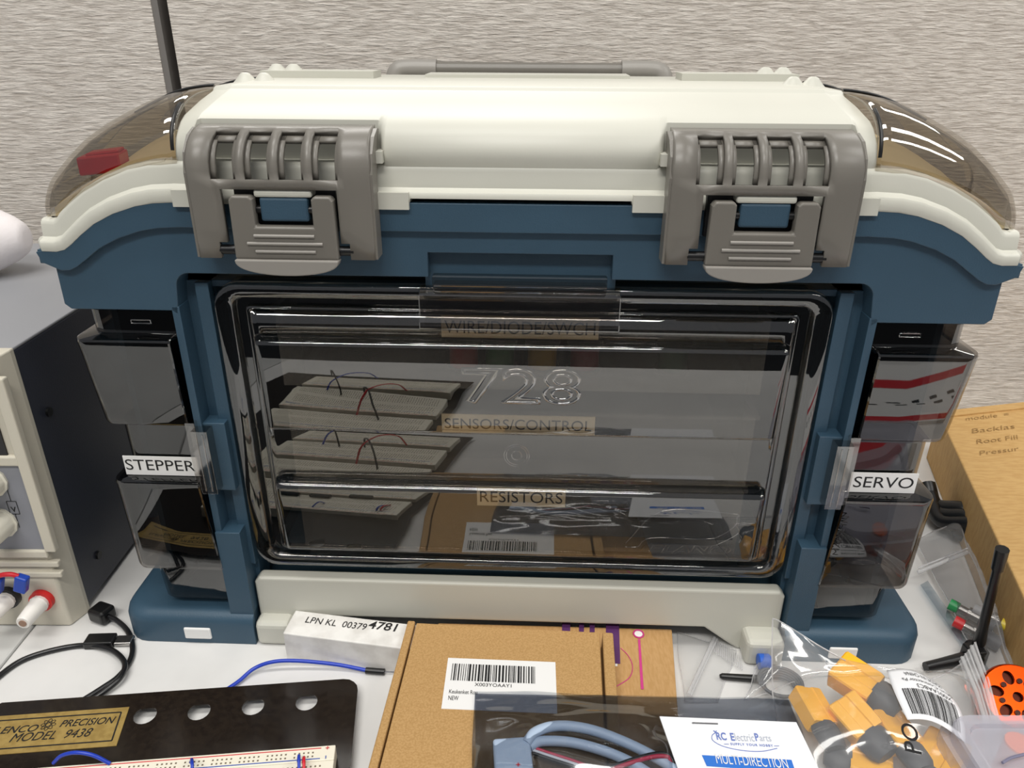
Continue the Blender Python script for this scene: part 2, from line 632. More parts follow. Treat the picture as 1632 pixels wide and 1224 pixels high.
# floor of the lid compartments seen through the smoked windows
b = MB(K)
for s in (-1, 1):
    b.loft([[(s * x, 8, z - 3), (s * x, 9, z + 3), (s * x, 14, z + 4.5), (s * x, 52, z + 8), (s * x, 85, z + 15), (s * x, 150, z + 16), (s * x, 200, z + 4)] for x, z in
            ((185, 330), (200, 327.6), (222, 321.6), (234, 316.5), (244, 311.2), (252, 306.4), (259, 302.6), (261, 301))], closed=False, caps=False)
    b.box(min(s * 183, s * 185), max(s * 183, s * 185), 9, 206, 298, 346)
b.box(-262, 262, 203, 206, 296, 306)
b.build('lid_tray', mat('tan_inner_tray', (218, 204, 170), 0.5), TB, smooth=40)

# --- smoked lid windows
DST = [(183.4, 330.5, 364.5), (190, 329.5, 364), (200, 327.6, 362.4), (210, 325, 359.6), (222, 321.6, 354.4), (234, 316.5, 348.6), (244, 311.2, 342.6),
       (252, 306.4, 336), (259, 302.8, 330), (264, 301.4, 325), (267, 300.8, 321), (268.8, 300.4, 316), (269.2, 300, 301.5)]


def dome_ring(s, x, zb_, zt):
    d0 = 1.2 + max(0, (x - 250)) * 0.25
    D = 60
    out = [(s * x, d0, zb_)]
    N = 14
    for k in range(1, N + 1):
        a = k / N * math.pi / 2
        out.append((s * x, d0 + D * (1 - math.cos(a) ** (2 / 2.6)), zb_ + (zt - zb_) * math.sin(a) ** (2 / 2.6)))
    out = [(q_[0] - s * 6 * max(0, 1 - q_[1] / 20) * max(0, (x - 244) / 25.2), q_[1], q_[2]) for q_ in out]
    for y in (64, 67, 70, 120, 180):
        out.append((s * x, y, zt + (0.9 if y == 67 else 0)))
    for k in range(1, 6):
        a = k / 5 * math.pi / 2
        out.append((s * x, 180 + 24 * math.sin(a), 300 + (zt - 300) * math.cos(a)))
    return out


for s in (-1, 1):
    b = MB(K)
    b.loft([dome_ring(s, *q) for q in DST], closed=False, caps=False)
    w = b.build('lid_window', SMOKE_LID, TB, smooth=40, solid=0.0022)
    w['label'] = 'smoked clear window on the %s end of the lid' % ('left' if s < 0 else 'right')
    for y, n_ in ((66, 6), (140, 4)):
        MB(K).tube(spline([(s * x, y, zt + 0.6) for x, zb_, zt in DST[:n_]], 4), 0.9, 8).build('window_dark_line', BLACK, w, smooth=60)  # front tube paints the dark gap line black; rear one is the rail
    c = MB(K)
    c.tube(spline([(s * 184.4, yy, zz) for _, yy, zz in dome_ring(s, *DST[0])[1:9]], 3), 1.0, 8)
    c.build('window_dark_line', BLACK, w, smooth=60)  # black tube paints in the dark look of the inner edge

# --- carry handle folded down at the back
b = MB(K)
b.tube([(-74, 214, 368.5), (74, 214, 368.5)], 5.6, 12)
h = b.build('handle', GREY, TB, smooth=50)
for s in (-1, 1):
    MB(K).tube(spline([(s * 70, 214, 368.5), (s * 92, 214, 368.5), (s * 100, 213, 366.5), (s * 103, 212, 358)], 4), 7.4, 12).build('handle_end', GREYL, h, smooth=50)


# --- latches
def latch(cx_):
    P = [(9, 349.8), (4, 349.2), (-1, 348.2), (-6, 346), (-10.2, 342.8), (-13.4, 338.6), (-15.4, 334), (-16.2, 329), (-16.4, 325), (-16.4, 320.2), (-16.4, 300), (-16.4, 292.5), (-16.4, 283.8)]
    X = [-48, -46, -35, -21.6, -17.4, -4, 0.2, 13.6, 17.8, 31.2, 33, 46, 48]
    X = [-48, -46.5, -35.6, -31, -21.8, -17.6, -4.2, 0, 13.4, 17.6, 29.8, 31, 34.4, 46.5, 48]

    def cell(i, j):
        xm, zm = (X[i] + X[i + 1]) / 2, (P[j][1] + P[j + 1][1]) / 2
        if 325 < zm < 348.6:
            for a, c in ((-35.6, -21.8), (-17.6, -4.2), (0, 13.4), (17.6, 31)):
                if a < xm < c:
                    return False
        if zm < 320.2 and -31 < xm < 29.8:
            return False
        if 283.8 < zm < 292.5 and (-35.6 < xm < -31 or 29.8 < xm < 34.4) and zm > 288:
            return False
        return True
    b = MB(K)
    vs_ = []
    for (y, z) in P:
        tp_ = 1 - 0.035 * max(0, (z - 335) / 17)
        for x in X:
            vs_.append((cx_ + x * tp_, y + (1.2 if abs(x) == 48 else 0), z))
    n = len(X)
    fs = [(j * n + i, j * n + i + 1, (j + 1) * n + i + 1, (j + 1) * n + i) for j in range(len(P) - 1) for i in range(n - 1) if cell(i, j)]
    b.add(vs_, fs)
    L = b.build('latch', GREY, TB, smooth=40, solid=0.0032, off=1 if False else -1)
    # inner stepped frames of the four slots
    b = MB(K)
    PI = []
    for k, (y, z) in enumerate(P):
        (ya, za), (yb_, zb2) = P[max(k - 1, 0)], P[min(k + 1, len(P) - 1)]
        l_ = math.hypot(yb_ - ya, zb2 - za)
        PI.append((y - (zb2 - za) / l_ * 3.3, z + (yb_ - ya) / l_ * 3.3))
    for a in (-35.6, -17.6, 0, 17.6):
        for k in range(1, 8):
            (y0, z0), (y1, z1) = PI[k], PI[k + 1]
            for u0, u1 in ((a - 1, a + 2.4), (a + 11.4, a + 14.8)):
                b.add([(cx_ + u0, y0, z0), (cx_ + u1, y0, z0), (cx_ + u1, y1, z1), (cx_ + u0, y1, z1)], [(0, 1, 2, 3)])
        for k0, k1 in ((1, 2), (2, 3)):
            (y0, z0), (y1, z1) = PI[k0], PI[k1]
            b.add([(cx_ + a, y0, z0), (cx_ + a + 13.8, y0, z0), (cx_ + a + 13.8, y1, z1), (cx_ + a, y1, z1)], [(0, 1, 2, 3)])
    b.build('slot_frame', GREY, L, smooth=40, solid=0.002)
    # side cheeks of the latch
    for sx in (-1, 1):
        b = MB(K)
        b.prism([(-15.5, 284), (-4, 284), (-4, 325), (8, 348), (4, 348.6), (-5, 345.5), (-12.5, 338), (-15.5, 328)], 'x', cx_ + sx * 47.6 - 1.2, cx_ + sx * 47.6 + 1.2)
        b.build('cheek', GREY, L)
    # striker on the box and the lid tab above it
    MB(K).box(cx_ - 11.5, cx_ + 14, -15.6, 0, 303.6, 316).build('striker', BLUE, L, bevel=0.0012)
    MB(K).box(cx_ - 14, cx_ + 16.5, -15.8, 0, 316.1, 320).build('lid_tab', WHITE, L, bevel=0.0012)
    MB(K).box(cx_ - 27, cx_ + 27, -8, -1, 297, 321).build('latch_shade_block', DARK, L)  # black block stands in for the shade behind the lever
    # lever
    F = [(-26.5, 315), (-25, 317.3), (-15.5, 317.3), (-14, 315.5), (-14, 301.5), (16.5, 301.5), (16.5, 315.5), (18, 317.3), (26.5, 317.3), (28, 315), (28.4, 284), (-27, 284)]
    b = MB(K)
    b.prism([(cx_ + x, z) for x, z in F], 'y', -19, -12)
    lv = b.build('lever', GREY, L, bevel=0.0012, seg=3)
    b = MB(K)
    crescent = [(cx_ - 27, 284.2)] + [(cx_ + 0.7 + 27.8 * math.sin(math.radians(a)), 284 - 8.4 * math.cos(math.radians(a)) ** 0.8 if abs(a) < 90 else 284) for a in range(-88, 89, 8)] + [(cx_ + 28.4, 284.2)]
    b.prism(crescent, 'y', -21, -13.5)
    b.build('lever_lip', GREYL, lv, bevel=0.001)
    b = MB(K)
    for z, hw in ((296.7, 16), (292.6, 20), (288.4, 16)):
        b.tube([(cx_ + .7 - hw, -19, z), (cx_ + .7 + hw, -19, z)], 0.95, 8)
    b.build('grip_ridges', GREYL, lv, smooth=60)
    MB(K).tube([(cx_ - 36, -14, 288), (cx_ + 36, -14, 288)], 2.6, 10).tube([(cx_ - 17, -13, 309.5), (cx_ + 19, -13, 309.5)], 2.2, 10).build('hinge_pin', BLACK, L, smooth=60)
    L['label'] = 'grey lid latch on the %s' % ('left' if cx_ < 0 else 'right')


latch(-124)
latch(124)

# --- front door
b = MB(K)
loops = [(0, 20, 15), (0.0, 7, 15), (0.6, 5.2, 15), (2, 4.6, 14), (10.5, 4.6, 8), (11.6, 5.4, 7), (12.6, 10, 6), (17.5, 10, 4), (18.6, 6.4, 3.2), (19.6, 5.8, 3), (22, 6, 2)]
rings = []
for ins, y, r in loops:
    rings.append([(x, y, z) for x, z in rrect(-179 + ins, 179 - ins, 62 + ins * 0.75, 263 - ins * 0.75, max(r, 0.5), 6)])
b.loft(rings, closed=True, caps=False)
# stepped panel with two bulging pockets
HX, Z0, Z1 = 157, 78.5, 246.5
xl = [-157, -156, -155, -154, -153.2, -152.4, -151, -100, -50, 0]
xl = xl + [-x for x in xl[-2::-1]]
def lip(zt, df, dm, zb_):
    """upright profile (z, d) of one pocket: fillet, shelf, rounded lip, sloping face, round under-edge"""
    r = 1.5
    out = [(zt + 1.2 + r - r * math.sin(a), 6 - r + r * math.cos(a)) for a in [k * math.pi / 12 for k in range(0, 6)]]
    out += [(zt + 1.1, 6 - r - .4), (zt + .2, df + r + .3)]
    out += [(zt - r + r * math.cos(a), df + r - r * math.sin(a)) for a in [k * math.pi / 14 for k in range(0, 8)]]
    r = 1.2
    out += [(zb_ + r - r * math.sin(a), dm + r - r * math.cos(a)) for a in [k * math.pi / 12 for k in range(0, 6)]]
    out += [(zb_ - .2, dm + r + .3), (zb_ - .8, 6)]
    return out


PROF = [(246.5, 6), (238, 6)] + lip(229.6, -2.0, 2.2, 171.2) + [(160, 6), (140, 6)] + lip(132.0, -3.0, 1.2, 80.6) + [(78.5, 6)]
zl = [246.5, 238] + [z for z, d_ in PROF[2:-1]] + [200, 190, 110, 95, 78.5]
zl = sorted(set(zl), reverse=True)


def pocket(x, z):
    def ss(a, b0, t):
        t = max(0, min(1, (t - a) / (b0 - a)))
        return t * t * (3 - 2 * t)
    e = ss(155.6, 152.6, abs(x))
    d_ = 6.0
    for (z0, d0), (z1, d1) in zip(PROF, PROF[1:]):
        if z1 <= z <= z0:
            d_ = d0 + (d1 - d0) * ((z0 - z) / (z0 - z1) if z0 > z1 else 1)
            break
    return 6 - (6 - d_) * e


nx_ = len(xl)
b.add([(x, pocket(x, z), z) for z in zl for x in xl], [(j * nx_ + i, j * nx_ + i + 1, (j + 1) * nx_ + i + 1, (j + 1) * nx_ + i) for j in range(len(zl) - 1) for i in range(nx_ - 1)])
door = b.build('front_door', SMOKE, TB, smooth=55, solid=0.002)
door['label'] = 'smoked clear drop-down door'
# pull tab of the door
b = MB(K)
b.prism([(-6, 240.5), (-8.5, 242), (-8.5, 246), (-6.5, 249), (-6.5, 262), (-3, 264.5), (4, 264.5), (4, 261), (-3.6, 261), (-3.6, 243), (-4, 240.5)], 'x', -56.5, 56.5)
b.box(-48, 48, -9, -3, 267.2, 273.6)
b.box(-48, 48, -6, 2, 263, 268)
b.build('door_tab', SMOKE_CLEAR, door, bevel=0.0008)
LINE = film('embossed_smoked_plastic', (0.30, 0.30, 0.30), base=0.30, grow=0.6, rough=0.06)
b = MB()
letters('', '728', Vector((-34, -1.2, 192)) * K, (1, 0, 0), (0, -0.03, 1), 0.0715, 0.0245, None, None, mb=b, outline=0.03, lift=0.0)
b.build('embossed_number', LINE, door, smooth=60, fix=False)
for r in (8.0, 6.6, 3.2):
    b = MB(K)
    b.tube([(-1 + r * math.cos(a * math.pi / 12), 5.6, 153 + r * math.sin(a * math.pi / 12)) for a in range(25)], 0.4, 6)
    b.build('embossed_ring', LINE, door, smooth=60)
lw_ = 0.42


def dpt(x, z):
    return (x, pocket(x, z) - 0.1, z)


for pl in ([(71, 92), (92, 119), (136, 118.4), (139.6, 115), (139, 108), (130, 99.4), (122, 97), (87, 96.6), (79, 89), (71, 88.5)],
           [(139.8, 108.8), (142.6, 103), (132, 94), (124, 91.6), (88, 92), (81, 85.5)],
           [(142.8, 102), (145, 99), (144, 95)]):
    MB(K).tube(spline([dpt(*p) for p in pl], 5), lw_, 6).build('embossed_logo', LINE, door, smooth=60)
b = MB()
letters('', 'PLANO', Vector((86, 2.0, 82.8)) * K, (1, 0, 0), (0, -0.02, 1), 0.0545, 0.0078, None, None, mb=b, outline=0.03, shear=0.25, bold=0.03, lift=0)
b.build('embossed_logo_lettering', LINE, door, fix=False)


# --- tilt-out smoked bins at both ends
def side_ring(s, z, X, f, xin, back, r=9):
    pts = [(s * xin, f + 6, z), (s * xin, f + 0.8, z), (s * (xin + 0.8), f, z), (s * (xin + 20), f, z)]
    for k in range(0, 7):
        a = k / 6 * math.pi / 2
        pts.append((s * (X - r + r * math.sin(a)), f + r - r * math.cos(a), z))
    pts.append((s * X, back, z))
    return pts


LV = [(248, 240, 14, 206, 40), (247.2, 252, 4.5, 201, 58), (246, 254.3, 3, 200.4, 60), (232, 254.3, 3, 200.4, 60), (231.4, 255.4, 2.2, 200.6, 60), (231, 260.6, -3.6, 203, 60), (230.2, 262, -5, 203.6, 60), (228.6, 262.4, -5.4, 203.8, 60),
      (226, 262.2, -5.2, 203.8, 60), (200, 260.6, -3.6, 204, 60), (175, 259, -2, 204.2, 60), (173, 258.4, -1.4, 204.2, 60), (171.6, 256.4, 0.6, 203.6, 60), (170.6, 252, 3, 202, 60), (169, 251.2, 3.2, 201.4, 60), (135, 250.6, 3.2, 201, 60),
      (134.2, 252.2, 2.4, 201, 60), (133.8, 258.6, -3.6, 202.4, 60), (133, 260, -5, 203, 60), (131.4, 260.4, -5.4, 203, 60), (128, 260.3, -5.2, 203, 60), (95, 260, -4.2, 201.4, 60), (65, 260, -3.2, 199.6, 60), (62.6, 259.4, -2.6, 199.4, 60),
      (61.4, 257.6, -0.4, 199, 60), (60.4, 252, 3, 198.4, 60), (59, 251.2, 3.4, 198, 60), (33, 249.4, 3.4, 197, 58), (31.4, 248.4, 4.4, 197.4, 56), (30.4, 240, 14, 204, 40)]
for s in (-1, 1):
    b = MB(K)
    b.loft([side_ring(s, z, X, f, xin, bk) for z, X, f, xin, bk in LV], closed=False, caps=False)
    sd = b.build('side_bin', SMOKE_SIDE, TB, smooth=38, solid=0.0018)
    sd['label'] = 'smoked clear tilt-out bin on the %s end' % ('left' if s < 0 else 'right')
    b = MB(K)
    b.tube([(s * 222 + 6 * math.cos(a * math.pi / 10) , 2.6, 239.4 + (1.1 if 0 < a < 10 else -1.1)) for a in range(21)], 0.45, 6)
    b.build('embossed_slot', LINE, sd, smooth=60)
    b = MB(K)
    x0, x1 = (-200.5, -190.5) if s < 0 else (190.5, 200.5)
    b.box(x0, x1, -7.5, 1.5, 127, 172)
    b.box(min(s * 199, s * 205), max(s * 199, s * 205), -4, 2, 128, 176)
    for q in range(2):
        xx = x0 + 3 + q * 4
        b.tube([(xx, -7.6, 129), (xx, -7.6, 170)], 0.5, 6)
    b.build('bin_latch', SMOKE_CLEAR, sd, bevel=0.0012)
    # printed sticker
    c0, c1, txt = (-254, -204.5, 'STEPPER') if s < 0 else (206.5, 247.5, 'SERVO')
    zb_, zt_ = (134.6, 148.4) if s < 0 else (134.6, 148.8)
    stk = MB(K).box(c0 + (1.5 if s < 0 else 0), c1, 1.4, 1.9, zb_, zt_).build('sticker', PAPER, TB)
    stk['label'] = 'white printed sticker reading %s' % txt
    wtxt = (c1 - c0) - 4.4
    letters('lettering', txt, Vector((c0 + 2.4, 1.35, zb_ + 3.6)) * K, (1, 0, 0), (0, 0, 1), wtxt * K, 0.0078, INK, stk, lift=0.0001)

# moulded MADE IN mark on the right bin
letters('moulded_lettering', 'MADE IN', Vector((205.5, -6.6, 92)) * K, (0.05, 0, 1), (-1, 0, 0.05), 0.03, 0.0035, DARK, TB, lift=0.0002)

# --- trays and spools inside, seen through the front door
TRAY = film('clear_tray', (0.86, 0.86, 0.85), base=0.04, grow=0.3, rough=0.15, milk=0.05)
TBM = Matrix.Translation((0.004, 0.405, 0)) @ Matrix.Rotation(math.radians(-1.98), 4, 'Z')


def tray(zb_, zt_, txt, lx0, lx1, lz0, lz1, lab, colours):
    o = TBM @ Vector((0, 0.1, zb_ * K))
    t = thing('organizer_tray', lab, 'organizer tray', tuple(o), math.radians(-1.98), 'organizer trays behind the front door', local=True)
    b = MB(K)

    def q(x0, x1, y0, y1, z0, z1):
        b.box(x0, x1, y0 - 100, y1 - 100, z0 - zb_, z1 - zb_)
    q(-150, 150, 24, 190, zb_, zb_ + 1.6)
    for y in (24, 188.4):
        q(-150, 150, y, y + 1.6, zb_, zt_ - 3)
    for x in (-150, 148.4, -75, 0, 75):
        q(x, x + 1.6, 24, 190, zb_, zt_ - 3)
    b.build('tray_body', TRAY, t)
    b = MB(K)
    q(-152, 152, 22, 192, zt_ - 3, zt_)
    b.build('tray_lid', TRAY, t)
    l = MB(K).box(lx0, lx1, -77.2, -76.6, lz0 - zb_, lz1 - zb_).build('front_label', CREAM_LABEL, t)
    letters('lettering', txt, Vector((lx0 + 2, -77.25, lz0 - zb_ + 3)) * K, (1, 0, 0), (0, 0, 1), (lx1 - lx0 - 4) * K, (lz1 - lz0 - 6) * K, INK, l, lift=0.0001)
    for i, (x, c, nm, lb) in enumerate(colours):
        p = TBM @ Vector((x * K, 0.055, (zb_ + 1.8) * K))
        s_ = thing('component_spool', lb, 'spool', tuple(p), 0, 'coloured spools inside the organizer trays', local=True)
        MB(K).tube([(0, 0, 2.2), (0, 0, 18)], 9.5, 16).build('winding', mat(nm, c, 0.45), s_, smooth=40)
        MB(K).tube([(0, 0, 0), (0, 0, 2)], 11.5, 16).tube([(0, 0, 18), (0, 0, 20)], 11.5, 16).build('flange', mat(nm + '_flange', (60, 60, 62), 0.5), s_, smooth=40)


tray(190, 243, 'WIRE/DIODE/SWCH', -48, 47.5, 225, 239.2, 'uppermost clear organizer tray behind the smoked door, label about wire and switches',
     [(-38, (170, 40, 44), 'red_wire', 'red wire spool in the top tray, left of its middle divider'), (-14, (40, 120, 60), 'green_wire', 'green wire spool in the top tray beside the red one'),
      (14, (210, 170, 40), 'yellow_wire', 'yellow wire spool in the top tray, right of the divider'), (42, (150, 30, 60), 'crimson_wire', 'crimson wire spool in the top tray under the label end'),
      (100, (30, 80, 60), 'dark_green_wire', 'dark green wire spool at the right end of the top tray')])
tray(122, 176, 'SENSORS/CONTROL', -50, 48.5, 159, 172.4, 'middle clear organizer tray behind the smoked door, label about sensors', [])
tray(66, 121, 'RESISTORS', -28, 31.6, 103, 117.6, 'lowest clear organizer tray behind the smoked door, label about resistors', [])

# red clip lying inside the left lid window
p = TBM @ Vector((-0.2415, 0.034, 0.3200))
b = MB()
b.obox((p.x, p.y, p.z + 0.0052), (0.0112, 0.002, 0.001), (-0.002, 0.010, 0), (0, 0, 0.005))
b.obox((p.x + 0.001, p.y + 0.002, p.z + 0.0108), (0.009, 0.0015, 0.001), (-0.0015, 0.007, 0), (0, 0, 0.001))
tag(b.build('plastic_clip', mat('red_plastic', (196, 22, 34), 0.3), bevel=0.002), 'red plastic clip lying inside the left smoked lid window', 'clip')

# ------------------------------------------------------------------ bench power supply
PY = 0.4223
pr = Vector((-0.3186, PY, 0))
PS = thing('power_supply', 'bench power supply with cream front and dark metal case left of the tackle box', 'power supply', (-0.44, 0.54, 0))
PH, PW = 0.212, 0.25
XR = -0.3165
MB().box(XR - PW, XR, 0.4385, 0.70, 0.004, PH - 0.002).build('case', PSUCASE, PS, bevel=0.0015)
MB().box(XR - PW, XR, 0.4385, 0.70, PH - 0.0025, PH - 0.0004).build('case_top', mat('grey_case_top', (148, 149, 153), 0.45, bump=0.1), PS, bevel=0.0008)  # thin top sheet, coloured paler than the sides
# bezel: front frame with chamfered right edge
b = MB()


def fp(px, py):
    q_ = onY(px, py, PY)
    return q_.x, q_.z


pxr, pzt = fp(30, 750)
pbx, pbz = fp(73, 880)
wx, wz = fp(12, 724)
XL = XR - PW
IN = pbx + 0.002
def ring_b(x1, y, z0, z1):
    return [(XL, y, z0), (x1, y, z0), (x1, y, z1), (XL, y, z1)]
b.loft([ring_b(XR + 0.0008, 0.441, 0.0, PH), ring_b(XR + 0.0008, 0.437, 0.0, PH), ring_b(XR - 0.004, PY + 0.001, 0.0005, PH - 0.002), ring_b(XR - 0.006, PY, 0.001, PH - 0.004)])
b.build('bezel', CREAM, PS, bevel=0.001)
ins = 0.004
b = MB()
yF = PY - 0.0035
zt_p = pzt
# raised frame around the control panel and the display
b.box(IN, IN + 0.0075, yF, PY + 0.002, pbz - 0.002, PH - 0.012)
b.box(XL + 0.01, IN + 0.001, yF, PY + 0.002, pbz - 0.007, pbz - 0.001)
b.box(XL + 0.01, IN + 0.001, yF, PY + 0.002, zt_p + 0.001, zt_p + 0.008)
b.box(XL + 0.01, IN + 0.001, yF, PY + 0.002, PH - 0.016, PH - 0.012)
for k in range(2):
    b.box(XL + 0.01, IN + 0.006, yF + 0.0008, PY + 0.002, pbz - 0.0155 - k * 0.009, pbz - 0.011 - k * 0.009)
b.build('panel_frame', CREAM, PS, bevel=0.001)
MB().box(XL + 0.012, IN + 0.0005, PY - 0.0012, PY + 0.001, pbz - 0.002, zt_p + 0.002).build('control_panel', PANEL, PS)
MB().box(XL + 0.012, IN - 0.006, PY - 0.0012, PY + 0.001, zt_p + 0.0075, PH - 0.017).build('display_window', mat('dark_display', (18, 16, 18), 0.1), PS)
# printed V in a box with its leads
vx0, vz1 = fp(14, 806)
vx1, vz0 = fp(36, 826)
vm = (vx0 + vx1) / 2
b = MB()
yy = PY - 0.0014
t_ = 0.0004


def seg(x0, z0, x1, z1, w=0.0005):
    d_ = Vector((x1 - x0, 0, z1 - z0))
    nn = Vector((-d_.z, 0, d_.x)).normalized() * w / 2
    p0, p1 = Vector((x0, yy, z0)), Vector((x1, yy, z1))
    b.add([p0 - nn, p1 - nn, p1 + nn, p0 + nn], [(0, 1, 2, 3)])


for q_ in ((vx0, vz0, vx1, vz0), (vx0, vz1, vx1, vz1), (vx0, vz0, vx0, vz1), (vx1, vz0, vx1, vz1)):
    seg(*q_)
seg(vm, vz1, vm, vz1 + 0.011)
seg(vm, vz1 + 0.011, vm - 0.003, vz1 + 0.0125)
seg(vm, vz0, vm, vz0 - 0.011)
letters('', 'V', (vm - 0.0018, yy, vz0 + 0.0016), (1, 0, 0), (0, 0, 1), 0.0036, 0.0042, None, None, mb=b, bold=0.02, lift=0.0)
b.build('panel_print', INK, PS, fix=False)
# knobs
KNOB = mat('cream_knob', (216, 212, 198), 0.4)
for (px, py) in ((-30, 790), (-12, 856)):
    q_ = onY(px, py, PY - 0.012)
    k_ = thing('x', 'x', 'x')
    bpy.data.objects.remove(k_)
    b = MB()
    ringk = []
    for yk, rk in ((PY - 0.001, 0.0112), (PY - 0.003, 0.0115), (PY - 0.0035, 0.0102), (PY - 0.018, 0.0096), (PY - 0.0195, 0.0086)):
        ringk.append([(q_.x + rk * (1 + (0.035 if a % 3 == 0 else 0)) * math.cos(a * math.pi / 18), yk, q_.z + rk * (1 + (0.035 if a % 3 == 0 else 0)) * math.sin(a * math.pi / 18)) for a in range(36)])
    b.loft(ringk)
    kn = b.build('knob', KNOB, PS, smooth=35)
    MB().box(q_.x - 0.0006, q_.x + 0.0006, PY - 0.0199, PY - 0.0194, q_.z, q_.z + 0.008).build('pointer', INK, kn)
# binding posts
for (px, py, c, nm) in ((73, 962, (206, 34, 34), 'red'), (20, 958, (24, 24, 26), 'black')):
    q_ = onY(px, py, PY)
    b = MB()
    rg = []
    for yk, rk in ((PY - 0.003, 0.0058), (PY - 0.0065, 0.0064), (PY - 0.0075, 0.0058), (PY - 0.024, 0.0048), (PY - 0.025, 0.0042)):
        rg.append([(q_.x + rk * (1 + (0.05 if a % 2 else 0)) * math.cos(a * math.pi / 12), yk, q_.z + rk * (1 + (0.05 if a % 2 else 0)) * math.sin(a * math.pi / 12)) for a in range(24)])
    b.loft(rg)
    po = b.build('binding_post', mat('white_post', (232, 228, 222), 0.35), PS, smooth=40)
    MB().tube([(q_.x, PY + 0.0005, q_.z), (q_.x, PY - 0.004, q_.z)], 0.0082, 20).build('collar', mat(nm + '_collar', c, 0.35), po, smooth=40)
    MB().tube([(q_.x, PY - 0.0249, q_.z), (q_.x, PY - 0.0255, q_.z)], 0.0026, 14).build('socket', mat('tan_socket', (150, 120, 100), 0.5), po, smooth=40)
for (y_, z_) in ((0.457, 0.158), (0.4665, 0.030)):
    MB().tube([(XR - 0.001, y_, z_), (XR + 0.0016, y_, z_)], 0.0032, 14).build('screw', BLACK, PS, smooth=40)
# leads with blue spade terminals
RED = mat('red_wire_skin', (205, 30, 44), 0.35)
BLUEP = mat('blue_sleeve', (22, 66, 170), 0.35)
q_ = onY(73, 962, PY)
ld = thing('test_lead', 'red lead with blue crimp terminal hooked on the red binding post', 'cable', (q_.x, PY - 0.01, q_.z))
e0 = onY(42, 940, PY - 0.012)
b = MB()
b.obox((e0.x - 0.0015, e0.y, e0.z + 0.0008), (0.0038, 0, -0.0016), (0, 0.003, 0), (0.0022, 0, 0.0062))
b.build('crimp_terminal', BLUEP, ld, bevel=0.0012)
MB().tube(spline([(e0.x - 0.002, e0.y, e0.z + 0.007), (e0.x - 0.007, e0.y - 0.001, e0.z + 0.0095), (e0.x - 0.016, e0.y - 0.002, e0.z + 0.008), (e0.x - 0.035, e0.y - 0.004, e0.z - 0.002)]), 0.0017).build('wire', RED, ld, smooth=60)
e1 = onY(4, 940, PY - 0.012)
ld = thing('test_lead', 'lead with blue crimp terminal hooked on the black binding post at frame edge', 'cable', (e1.x, PY - 0.01, e1.z))
b = MB()
b.obox((e1.x - 0.0025, e1.y, e1.z), (0.0038, 0, -0.0016), (0, 0.003, 0), (0.0022, 0, 0.0062))
b.build('crimp_terminal', BLUEP, ld, bevel=0.0012)
MB().tube(spline([(e1.x - 0.004, e1.y, e1.z + 0.006), (e1.x - 0.012, e1.y - 0.001, e1.z + 0.008), (e1.x - 0.03, e1.y - 0.002, e1.z - 0.004)]), 0.0017).build('wire', BLACK, ld, smooth=60)

# paper roll on the power supply
b = MB()
pc = Vector((-0.392, 0.6, PH + 0.030))
pd = Vector((-0.97, -0.1, 0.0)).normalized()
uy = Vector((0, 0, 1))
ux = pd.cross(uy).normalized()
b.loft([[pc + pd * e + (ux * math.cos(a * math.pi / 20) + uy * math.sin(a * math.pi / 20)) * r for a in range(40)]
        for e, r in ((0.0, .006), (0.0008, .010), (0.003, .013), (0.010, .018), (0.025, .0255), (0.035, .0295), (0.20, .030))])
pr_ = b.build('paper_roll', mat('tissue_paper', (236, 230, 230), 0.8, bump=0.4, bscale=300), smooth=50)
tag(pr_, 'white paper towel roll lying on top of the power supply', 'paper roll')

# ------------------------------------------------------------------ black USB cable
CABLE = mat('black_cable', (20, 20, 22), 0.3)
uc = thing('usb_cable', 'black USB cable looped on the desk below the power supply', 'cable', tuple(on(120, 1050)))
r_ = 0.0019


def P(px, py, z=0.002):
    return on(px, py, z)


path1 = [P(178, 990, .006), P(192, 997, .005), P(208, 1013, .003), P(216, 1038), P(211, 1062), P(193, 1086), P(165, 1106), P(130, 1128), P(90, 1150)]
MB().tube(spline(path1), r_).build('cord', CABLE, uc, smooth=60)
path2 = [P(-30, 1120), P(2, 1088), P(40, 1061), P(90, 1044), P(140, 1036), P(180, 1042, .004), P(203, 1062, .0055), P(198, 1085, .0055), P(176, 1106, .004), P(150, 1124), P(115, 1146)]
MB().tube(spline(path2), r_).build('cord', CABLE, uc, smooth=60)
a_, c_ = P(152, 980, .006), P(182, 990, .006)
d_ = (c_ - a_).normalized()
sd_ = Vector((-d_.y, d_.x, 0))
b = MB()
b.obox((a_ + c_) / 2 + Vector((0, 0, .0005)), d_ * 0.0075, sd_ * 0.0065, (0, 0, 0.0055))
b.build('plug', BLACK, uc, bevel=0.0025, seg=3)
a_, c_ = P(140, 1030, .003), P(190, 1028, .003)
d_ = (c_ - a_).normalized()
sd_ = Vector((-d_.y, d_.x, 0))
MB().obox((a_ + c_) / 2, d_ * 0.010, sd_ * 0.0052, (0, 0, 0.003)).build('plug', BLACK, uc, bevel=0.001)
MB().obox(c_ + d_ * 0.0055, d_ * 0.006, sd_ * 0.0042, (0, 0, 0.0013)).build('plug_tip', mat('silver_tip', (200, 198, 195), 0.25, 1.0), uc, bevel=0.0008)

